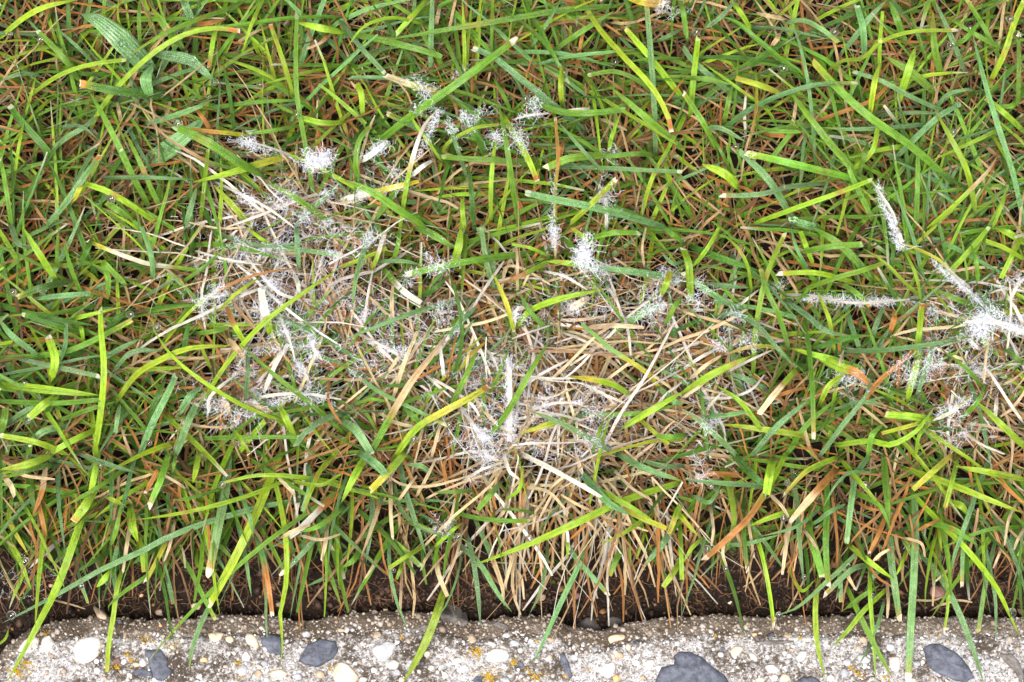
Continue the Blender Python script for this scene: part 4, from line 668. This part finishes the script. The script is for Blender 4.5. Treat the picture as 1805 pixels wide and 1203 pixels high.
STUFF_G, STUFF_S = [], []                 # leftovers merged into the turf
def blade_arrays(b):
    vis, foot = b['vis'], b['foot']; t = np.concatenate([np.zeros(2), TS]); P = np.concatenate([foot, vis]); S = len(P)
    W = np.full(S, b['w']*PXM); tip = b['tip']; dry = b['kind'][0] in 'swot'
    if tip is None: tip = b['tip'] = R.choice(['p', 'c'], p=[.65, .35]) if not dry else 'n'
    if b['kind'][0] == 'B': W *= np.interp(t, [0, .15, .45, .8, 1], [.7, .9, 1, .6, .06])
    elif tip == 'p': W *= np.interp(t, [0, .2, .55, .8, .93, 1], [.78, .95, 1, .72, .36, .06])
    elif dry: W *= np.interp(t, [0, .3, .8, 1], [.9, 1, .85, .55])*(1+R.normal(0, .05, S))
    else: W *= np.interp(t, [0, .25, .7, 1], [.8, 1, 1, .86])
    W[:2] *= [.6, .8]
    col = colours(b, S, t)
    k0 = b['kind'][0]
    dew = {'b': .9, 'B': 1.0, 'l': .35, 'g': .4, 'd': .3, 'y': .3}.get(k0, .12)*R.uniform(.5, 1.1)
    return P, W, col, dew, R.uniform(-.35, .35), R.uniform(.12, .5)*R.choice([1, -1], p=[.8, .2]), R.normal(0, .3)

green = [b for b in BL if b['kind'][0] in 'gldbyB']; dryb = [b for b in BL if b['kind'][0] in 'swot']
green.sort(key=lambda b: -b['L']*b['w']*(3 if b['kind'] == 'B' else 1)); CAP = 300
solo = green[:CAP]+dryb
for b in green[CAP:]: b['minor'] = True
for b in green+dryb:
    P, W, col, dew, roll, fold, tw = blade_arrays(b); dry = b['kind'][0] in 'swot'
    b['arr'] = (P, W)
    if b.get('minor'):
        STUFF_G.append((P, W, col, dew, roll, fold, tw)); continue
    m = M_STRAW if dry else M_GRASS; rn = R.random()
    S = len(P); tip = b['tip']; cut = S-2 if tip in ('c', 'w', 'o') and not (dry and tip == 'c') else S
    if tip == 'o': cut = S-3
    name = 'dead_stem' if dry else ('broad_leaf' if b['kind'][0] == 'B' else 'grass_blade')
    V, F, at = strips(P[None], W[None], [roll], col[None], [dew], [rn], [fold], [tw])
    Vf = V.reshape(S, 3, 3); org = Vector(P[0])
    e = cut if cut == S else cut
    kk = (S if cut == S else cut+0)
    nV = kk*3
    sub = {k: (ty, np.asarray(d).reshape(S, 3, -1)[:kk].reshape(nV, -1)) for k, (ty, d) in at.items()}
    Fm = F[:(kk-1)*2]
    if cut < S:
        o = bpy.data.objects.new(name, None); COL.objects.link(o); o.empty_display_size = .002; o.location = org
        mesh_obj('blade' if not dry else 'stem', Vf[:kk].reshape(-1, 3)-np.array(org), Fm, m, attrs=sub).parent = o
    else:
        o = mesh_obj(name, Vf[:kk].reshape(-1, 3)-np.array(org), Fm, m, attrs=sub); o.location = org
    lab = describe(b); b['label'] = lab; b['obj'] = o
    tag(o, lab, 'straw' if dry else ('leaf' if name == 'broad_leaf' else 'grass'), 'dead stems in the turf' if dry else ('broad dewy leaves' if name == 'broad_leaf' else 'blades of the lawn'))
    if cut < S:
        tv = Vf[kk-1:].copy(); n2 = len(tv)
        if tip != 'o':                                   # clipped or torn end: ragged little fringe
            tg = (P[-1]-P[-2])/np.linalg.norm(P[-1]-P[-2])*W[-1]; sk = R.normal(0, .35)
            for j in range(3): tv[-1, j] += tg*(sk*(j-1)+R.uniform(-.1, .25 if tip == 'c' else .8))
            tv[-1] = tv[-1].mean(0)+(tv[-1]-tv[-1].mean(0))*.75
        f_ = R.uniform(.0, .65) if tip == 'c' else R.uniform(.7, 1)
        tc = np.tile(TIPO*R.uniform(.7, 1.2) if tip == 'o' else TIPW*R.uniform(.7, 1)*f_+col[-1]*(1-f_), (n2, 3, 1))
        if tip == 'o': tc[-1] = TIPW*.8
        elif tip == 'w': tc[0] = TIPW*.6+CL['o']*.4
        sub = {k: (ty, np.asarray(d).reshape(S, 3, -1)[kk-1:].reshape(n2*3, -1)) for k, (ty, d) in at.items()}
        sub['col'] = ('FLOAT_COLOR', rgba(tc.reshape(-1, 3))); sub['dew'] = ('FLOAT', np.zeros(n2*3))
        c = mesh_obj('dry_tip', tv.reshape(-1, 3)-np.array(org), F[:(n2-1)*2], M_STRAW, attrs=sub); c.parent = o

# ------------------------------------------------------------------ the mass of turf between them
def make_paths(n, x, y, az, L, a0, a1, S=9, wob=.12, z0=None):
    P = np.zeros((n, S, 3)); P[:, 0, 0] = x; P[:, 0, 1] = y; P[:, 0, 2] = ground_z(x, y)-.001 if z0 is None else z0
    for k in range(1, S):
        t = (k-.5)/(S-1); lean = a0+(a1-a0)*t; az = az+R.normal(0, wob, n)
        st_ = L/(S-1)
        P[:, k] = P[:, k-1]+np.stack([np.cos(az)*np.sin(lean)*st_, np.sin(az)*np.sin(lean)*st_, np.cos(lean)*st_], -1)
    fl = zfloor(P)+.0006; P[..., 2] = np.maximum(P[..., 2], np.where(np.arange(S)[None] == 0, -1, fl))
    return P
def region(n, m0=260, ylim=955):
    px = R.uniform(-m0, PW+m0, n); py = R.uniform(-m0, ylim, n)
    P = p2w(px, py, 0.004); return px, py, P[:, 0], P[:, 1]
tS = np.linspace(0, 1, 9)
def turf(n, kinds, probs, Lr, wr, lean0, lean1, keep, zmax, dewy, tipp=.78, wob=.05):
    q = n//7; px, py, x, y = region(q); px, py, x, y = (np.repeat(v, 7) for v in (px, py, x, y)); n = q*7
    az = np.repeat(R.uniform(0, 2*math.pi, q), 7)+R.normal(0, .9, n)
    x = x+R.normal(0, .0035, n); y = y+R.normal(0, .0035, n); px, py = w2p(np.stack([x, y, x*0+.004], -1))
    k = (R.random(n) < keep(px, py)) & (py < 958); x, y, px, py, az = x[k], y[k], px[k], py[k], az[k]; n = len(x)
    nearedge = py > 820; az = np.where(nearedge & (R.random(n) < .75), R.normal(-math.pi/2, .65, n), az)
    L = R.uniform(*Lr, n)*MM*np.where(py > 850, np.interp(py, [850, 955], [.9, .5]), 1); a0 = np.radians(R.uniform(*lean0, n)); a1 = np.radians(R.uniform(*lean1, n))
    a1 = np.where(nearedge, a1+.2, a1)
    P = make_paths(n, x, y, az, L, a0, a1, wob=wob)
    top = P[..., 2].max(1); s = np.minimum(1, zmax*MM/np.maximum(top, 1e-6)); P[:, 1:, 2] = np.where(P[:, 1:, 2] > 0, P[:, 1:, 2]*s[:, None], P[:, 1:, 2])
    W = R.uniform(*wr, n)*MM; pt = R.random(n) < tipp
    Wt = np.where(pt[:, None], np.interp(tS, [0, .2, .55, .85, 1], [.75, .95, 1, .6, .08])[None], np.interp(tS, [0, .3, .8, 1], [.8, 1, .95, .5])[None])*W[:, None]
    ki = R.choice(len(kinds), n, p=probs); base = np.array([CL[q] for q in kinds])[ki]*(1+R.normal(0, .12, (n, 1)))*(1+R.normal(0, .06, (n, 3)))
    c = np.repeat(base[:, None], 9, 1).clip(.004, .95)
    dry_tip = (R.random(n) < .3); f = (dry_tip[:, None]*np.clip((tS-.9)/.1, 0, 1)[None])[..., None]; c = c*(1-f)+TIPW*.8*f
    foot = (R.random(n) < .4)[:, None]*np.clip((.22-tS)/.15, 0, 1)[None]; c = c*(1-foot[..., None])+np.array([.34,.27,.12])*foot[..., None]
    dw = np.array([dewy.get(q, .1) for q in kinds])[ki]*R.uniform(.4, 1.1, n)
    return P, Wt, c, dw, R.uniform(-.7, .7, n), R.uniform(.1, .5, n), R.normal(0, .5, n)
def build(name, A, m, label, cat):
    P, W, c, dw, ro, fo, tw = A
    V, F, at = strips(P, W, ro, c, dw, R.random(len(P)), fo, tw)
    return tag(mesh_obj(name, V, F, m, attrs=at), label, cat, kind='stuff')
edgefade = lambda px, py: np.clip((955-py)/80, .1, 1)
G1 = turf(4000, 'gldb', [.42, .24, .18, .16], (20, 58), (0.55, 1.6), (15, 50), (60, 98), lambda a, b: (1-.94*dead(a, b))*edgefade(a, b), 27, {'b': .9, 'g': .3, 'd': .2, 'l': .3})
build('lawn_grass', G1, M_GRASS, 'dense green lawn grass filling in beneath the single blades', 'grass')
G2 = turf(900, 'gdlb', [.40, .34, .16, .10], (12, 30), (0.6, 1.6), (10, 60), (50, 95), lambda a, b: (1-.7*dead(a, b))*edgefade(a, b), 15, {'b': .6})
build('lawn_undergrowth', G2, M_GRASS, 'short dark green undergrowth deep in the lawn', 'grass')
if STUFF_G:
    A = [np.stack([s[i] for s in STUFF_G]) if i < 3 else np.array([s[i] for s in STUFF_G]) for i in range(7)]
    build('small_grass_blades', A, M_GRASS, 'small green grass blades scattered through the lawn', 'grass')
# thatch: dead leaf litter lying low
CL['u'] = np.array([.33, .17, .065]); CL['v'] = np.array([.40, .26, .13]); CL['x'] = np.array([.15, .075, .034])
def litter(n, kinds, probs, Lr, wr, zr, keep, flat=.12, wob=.22):
    px, py, x, y = region(n, ylim=968); k = R.random(n) < keep(px, py); x, y, px, py = x[k], y[k], px[k], py[k]; n = len(x)
    az = R.uniform(0, 2*math.pi, n); az = np.where((py > 850) & (R.random(n) < .7), R.normal(-math.pi/2, .5, n), az)
    S = 7; L = R.uniform(*Lr, n)*MM*np.interp(py, [880, 965], [1, .4]); P = np.zeros((n, S, 3)); P[:, 0] = np.stack([x, y, ground_z(x, y)+R.uniform(*zr, n)*MM], -1)
    el = R.normal(0, flat, n)
    for q in range(1, S):
        az = az+R.normal(0, wob, n); el = el+R.normal(-.05, .10, n); st_ = L/(S-1)
        P[:, q] = P[:, q-1]+np.stack([np.cos(az)*np.cos(el)*st_, np.sin(az)*np.cos(el)*st_, np.sin(el)*st_], -1)
    P[..., 2] = np.maximum(P[..., 2], zfloor(P)+.0005)
    t = np.linspace(0, 1, S); W = (R.uniform(*wr, n)*MM)[:, None]*np.interp(t, [0, .2, .8, 1], [.7, 1, .9, .5])[None]
    ki = R.choice(len(kinds), n, p=probs); base = np.array([CL[q] for q in kinds])[ki]*(1+R.normal(0, .2, (n, 1)))*(1+R.normal(0, .03, (n, 3)))
    return P, W, np.repeat(base[:, None], S, 1).clip(.01, .95), np.full(n, .05), R.normal(0, .6, n), R.uniform(.1, .6, n), R.normal(0, .8, n)
T1 = litter(6200, 'uvxos', [.27, .20, .13, .26, .14], (14, 42), (.28, .95), (3, 19), lambda a, b: np.clip((965-b)/60, .05, 1), wob=.12)
build('thatch', T1, M_STRAW, 'brown matted thatch of dead grass lying under the lawn', 'thatch')
T2 = litter(10000, 'tsvuwo', [.34, .14, .08, .07, .31, .06], (16, 46), (.28, 1.0), (4, 25), lambda a, b: np.clip(1.2*dead(a, b)-.1, 0, 1)**1.2*np.clip((962-b)/70, .08, 1), wob=.11)
build('straw_litter', T2, M_STRAW, 'pale tangled straw litter covering the dead patch', 'straw')

# ------------------------------------------------------------------ dew drops
allp = np.concatenate([b['arr'][0][2:] for b in solo]); own = np.concatenate([np.full(len(TS), i) for i in range(len(solo))])
app = np.stack(w2p(allp), -1)
grn = np.array([b['kind'][0] in 'gldbyB' for b in solo])[own]
v2, f2 = ico(3)
DROP = [(25,75,6),(65,73,6),(343,105,8),(378,145,8),(288,167,7),(363,162,5),(458,150,7),(523,202,9),(314,218,9),(173,247,5),(213,265,5),(187,360,8),(215,77,9),(730,190,9),(908,172,7),(1085,108,7),(995,128,7),
 (1217,30,8),(1473,55,9),(1676,80,8),(1761,29,8),(1793,63,9),(1290,252,6),(1327,275,9),(1400,390,10),(1700,222,6),(1383,330,5),(1550,73,5),(1380,125,9),(1710,50,6),(1286,162,6),(1685,185,6),(12,505,7),(136,478,6),(220,535,8),(277,578,8),
 (48,742,7),(267,785,6),(43,675,6),(617,540,8),(745,785,7),(791,750,6),(1665,602,4),(1680,601,6),(1690,600,6),(1703,598,5),(43,990,9),(20,1085,9),(155,1058,6),(391,855,7),(520,990,7),(172,830,5),(699,1006,5),(925,945,7),(808,946,6),
 (767,930,7),(673,925,4),(1000,987,5),(1246,888,6),(1231,947,8),(1383,917,7),(1402,835,6),(1350,873,8),(1526,856,9),(1494,997,6),(1659,982,6),(1418,1018,6),(1373,1085,7),(1784,1080,9),(1797,830,6),(1279,1005,5),(1538,1050,5),(1446,1019,4),(1385,850,6)]
seen = {}
for i, (cx, cy, r) in enumerate(DROP):
    d = np.hypot(app[:, 0]-cx, app[:, 1]-cy)+np.where(grn, 0, 25)-allp[:, 2]*150; j = int(d.argmin()); b = solo[own[j]]
    host = allp[j] if np.hypot(app[j, 0]-cx, app[j, 1]-cy) < 40 else None
    rr = r*PXM*.88
    z = (host[2] if host is not None else 0.02)+rr*.45
    c = p2w(cx, cy, z)
    if host is not None:                                    # pull it in until it touches its leaf
        dd = c-host; ln = np.linalg.norm(dd[:2]); lim = b['w']*PXM*.5+rr*.6
        if ln > lim: c[:2] = host[:2]+dd[:2]/ln*lim
    V = v2*[rr, rr, rr*.93]*(1+.05*v2[:, 2:3])
    o = mesh_obj('dew_drop', V, f2, M_WATER); o.location = c
    big = 'large' if r >= 8 else 'small' if r <= 5 else 'round'
    kc = CNAME[b['kind'][0]].replace(' dewy', '')
    zone = 'over the soil strip' if cy > 985 else landmark(cx, cy)
    tag(o, f'{big} clear dew drop on a {kc} blade {zone}', 'dew drop', 'dew drops on the grass')

# ------------------------------------------------------------------ mould
DENSE = np.concatenate([catmull(b['arr'][0][2:], np.linspace(0, 1, 60)) for b in solo])
DOWN = np.concatenate([np.full(60, (1.0 if b['kind'][0] in 'swot' else .45 if b['kind'][0] == 'b' else .18)*b['w']) for b in solo]); DPX = np.stack(w2p(DENSE), -1)
DWID = np.concatenate([np.full(60, b['w']*PXM) for b in solo])
def tuft(cx, cy, z, r_px, n, ax=None, L=(1.0, 3.2), seed=0, name='mould_tuft', dense=False):
    """curly threads growing from the stems and blades that pass through this spot"""
    r = np.random.default_rng(seed); rx = r_px*PXM
    if ax is not None:
        u = r.random(n)**.8; S0 = ax[0][None]*(1-u[:, None])+ax[1][None]*u[:, None]+r.normal(0, .0005, (n, 3))
    else:
        d = np.hypot(DPX[:, 0]-cx, DPX[:, 1]-cy); wgt = DOWN*np.exp(-(d/(r_px*.8))**2)*(np.abs(DENSE[:, 2]-z) < .012); S0 = None
        if wgt.sum() > .5:
            j = r.choice(len(wgt), n, p=wgt/wgt.sum()); S0 = DENSE[j]+r.normal(0, 1, (n, 3))*(DWID[j]*.35)[:, None]
        c = p2w(cx+r.normal(0, r_px*.25), cy, z)
        k = np.array([(1.0, .55) if dense else (1.5, .5)])[0]
        ang = r.uniform(0, math.pi); ca, sa = math.cos(ang), math.sin(ang); q = r.normal(0, 1, (n, 3))*[rx*.5*k[0], rx*.28, rx*.3]
        S1 = c+np.stack([q[:, 0]*ca-q[:, 1]*sa, q[:, 0]*sa+q[:, 1]*ca, q[:, 2]], -1)
        S0 = S1 if S0 is None else np.where((r.random(n) < (.75 if dense else .4))[:, None], S1, S0)
    D = r.normal(0, 1, (n, 3)); D[:, 2] = D[:, 2]*.7+.15
    V, F = fibres(S0, D, r.gamma(3, (L[1]-L[0])/4.0, n).clip(L[0], L[1]*1.8)*MM, r.uniform(.00007, .00012, n)*(1.2 if dense else 1), .48, 6, seed)
    ctr = S0.mean(0); o = mesh_obj(name, V.reshape(-1, 3)-ctr, F, M_MOULD); o.location = ctr; return o
TUF = [(567,283,24,520,'d'),(735,172,26,330,'t'),(668,262,20,240,'t'),(438,256,18,160,'t'),(940,186,18,220,'t'),(914,248,26,300,'t'),(835,205,22,260,'t'),(810,130,14,110,'t'),(800,225,20,150,'t'),(870,240,18,150,'t'),(1075,345,28,300,'t'),
 (1020,450,28,620,'d'),(975,415,16,200,'t'),(770,462,20,240,'t'),(1765,572,40,760,'d'),(1600,660,24,280,'t'),(1500,672,24,330,'t'),(1225,810,22,260,'t'),(1255,746,16,200,'t'),(780,563,24,260,'t'),(712,622,18,160,'t'),(545,700,28,260,'t'),
 (435,655,24,240,'t'),(462,545,24,260,'t'),(474,500,22,240,'t'),(425,445,26,260,'t'),(385,525,24,220,'t'),(365,545,18,150,'t'),(600,408,26,280,'t'),(580,345,22,220,'t'),(500,350,22,220,'t'),(440,352,20,180,'t'),(650,425,24,220,'t'),(590,462,22,180,'t'),(600,520,24,240,'t'),
 (635,560,22,200,'t'),(560,605,26,260,'t'),(530,640,24,240,'t'),(378,715,20,220,'t'),(408,742,20,180,'t'),(455,700,22,220,'t'),(898,640,22,280,'t'),(830,662,28,280,'t'),(898,745,24,330,'t'),(862,770,26,320,'t'),(838,795,26,320,'t'),(915,555,18,180,'t'),(1010,545,26,220,'t'),
 (1140,535,28,320,'t'),(1165,515,22,240,'t'),(1300,572,22,220,'t'),(1272,602,14,170,'t'),(960,700,28,260,'t'),(1035,720,28,260,'t'),(1045,765,26,280,'t'),(1320,600,18,150,'t'),(785,930,20,160,'t'),(1690,735,22,180,'t'),(1640,555,22,180,'t'),(1715,645,28,260,'t'),(1795,560,20,220,'t'),(1655,640,24,220,'t'),(1790,500,26,220,'t'),(1190,22,24,180,'t'),
 (640,640,22,180,'t'),(690,590,20,160,'t'),(730,490,22,160,'t'),(1185,480,18,150,'t'),(1060,485,22,180,'t'),(1230,540,18,140,'t'),(500,585,22,200,'t'),(480,440,24,200,'t'),(540,380,22,200,'t'),(1085,265,14,80,'t'),(690,300,20,160,'t'),(640,345,22,180,'t'),(1370,505,14,90,'t'),(1680,780,16,120,'t'),(1235,505,12,70,'t')]
def host_at(cx, cy, pref='wt'):
    pen = np.array([0 if b['kind'][0] in pref or 'w' in b['kind'] else 18 for b in solo])[own]
    d = np.hypot(app[:, 0]-cx, app[:, 1]-cy)+pen; j = int(d.argmin()); return allp[j], solo[own[j]], d[j]
for i, (cx, cy, r, m, kd) in enumerate(TUF):
    h, b, d = host_at(cx, cy); z = h[2] if d < 45 else .02
    z = min(max(z, .018), .036) if kd == 't' else .038
    o = tuft(cx, cy, z, r, int(m*(.75 if kd == 't' else 1.15)), seed=100+i, dense=kd == 'd')
    kc = CNAME[b['kind'][0]].replace(' dewy', '')
    noun = 'stem' if b['kind'][0] in 'swot' else 'blade'
    zone = landmark(cx, cy)
    tag(o, f"{'dense cottony mould clump' if kd == 'd' else 'large fluffy mould tuft' if m >= 280 else 'wispy mould tuft' if m < 170 else 'fluffy mould tuft'} on a {kc} {noun} {zone}", 'mould', 'mould tufts in the lawn')
# mould sleeves along stems
for i, (x0, y0, x1, y1, m, lab) in enumerate([(1545,328,1590,440,420,'white mould fringe along the bleached stem standing in green turf'),(1388,526,1500,530,300,'white mould fringe along the start of a long pale horizontal stem'),(1500,535,1620,528,460,'thick white mould fringe along a long pale stem end'),
   (1640,455,1735,540,420,'white mould fringe along the yellow-tipped bleached stem'),(400,245,530,285,260,'white mould fringe along a thin straw near the cottony clump'),(735,280,775,195,240,'white mould fringe along the bleached half of a lime blade'),(1740,560,1805,585,380,'thick white mould fringe on the broad bleached stem'),
   (895,650,900,780,420,'white mould fringe down the upright broad bleached stem'),(430,625,540,610,160,'white mould fringe along a pale straw in the dead patch'),(975,300,975,440,150,'white mould fringe down the yellow upright stem'),(440,730,510,700,160,'white mould fringe along a white straw in the mouldy patch'),(1650,735,1710,700,200,'white mould fringe along a yellow-tipped straw beside soil side turf')]):
    h0, _, d0 = host_at(x0, y0); h1, _, d1 = host_at(x1, y1)
    A, B = p2w(x0, y0, h0[2] if d0 < 40 else .026), p2w(x1, y1, h1[2] if d1 < 40 else .026)
    tag(tuft(0, 0, 0, 8, m, (A, B), (.9, 2.8), 300+i, 'mould_fringe'), lab, 'mould', 'mould fringes on stems')
# the loose web of threads through the patch: beyond counting
n0 = 27000; px = R.uniform(300, 1830, n0); py = R.uniform(280, 860, n0)
k = R.random(n0) < mould(px, py)**1.2*.85*(0.35+1.3*(fbm(px/38, py/38, 3, 40) > .5)); px, py = px[k], py[k]; n = len(px)
S0 = p2w(px, py, R.uniform(.008, .027, n)); D = R.normal(0, 1, (n, 3)); D[:, 2] *= .4
V, F = fibres(S0, D, R.uniform(.002, .008, n), R.uniform(.00006, .00011, n), .42, 6, 77)
tag(mesh_obj('mould_web', V, F, M_MOULD), 'thin greyish white mould threads spun through the dead patch', 'mould', kind='stuff')

# spider web over the soil at the corner of the kerb
r = np.random.default_rng(5); pts = p2w(r.uniform(0, 112, 170), r.uniform(1000, 1058, 170), -.004); S0, D, L = [], [], []
for i in range(170):
    for j in np.argsort(np.linalg.norm(pts-pts[i], axis=1))[1:4]: S0.append(pts[i]); D.append(pts[j]-pts[i]); L.append(np.linalg.norm(pts[j]-pts[i]))
V, F = fibres(np.array(S0), np.array(D), np.array(L), np.full(len(L), .00003), .01, 2, 3)
wb = tag(mesh_obj('spider_web', V, F, M_WEB), 'small torn spider web with tiny dew beads over the soil', 'web')
bp = np.concatenate([np.array(S0)+np.array(D)*r.random((len(D), 1)) for _ in range(2)])
V, F, k = crumbs(bp, r.uniform(.00005, .00011, len(bp)), np.full(len(bp), 1.), 1, 2, 0)
o = mesh_obj('dew_beads', V, F, M_WEB); o.parent = wb; o['kind'] = 'stuff'
print('objects', len(bpy.data.objects), 'green', len(green), 'dry', len(dryb), 'tris', sum(sum(len(p.vertices)-2 for p in me.polygons) if len(me.polygons) < 1000 else len(me.polygons)*2 for me in bpy.data.meshes))
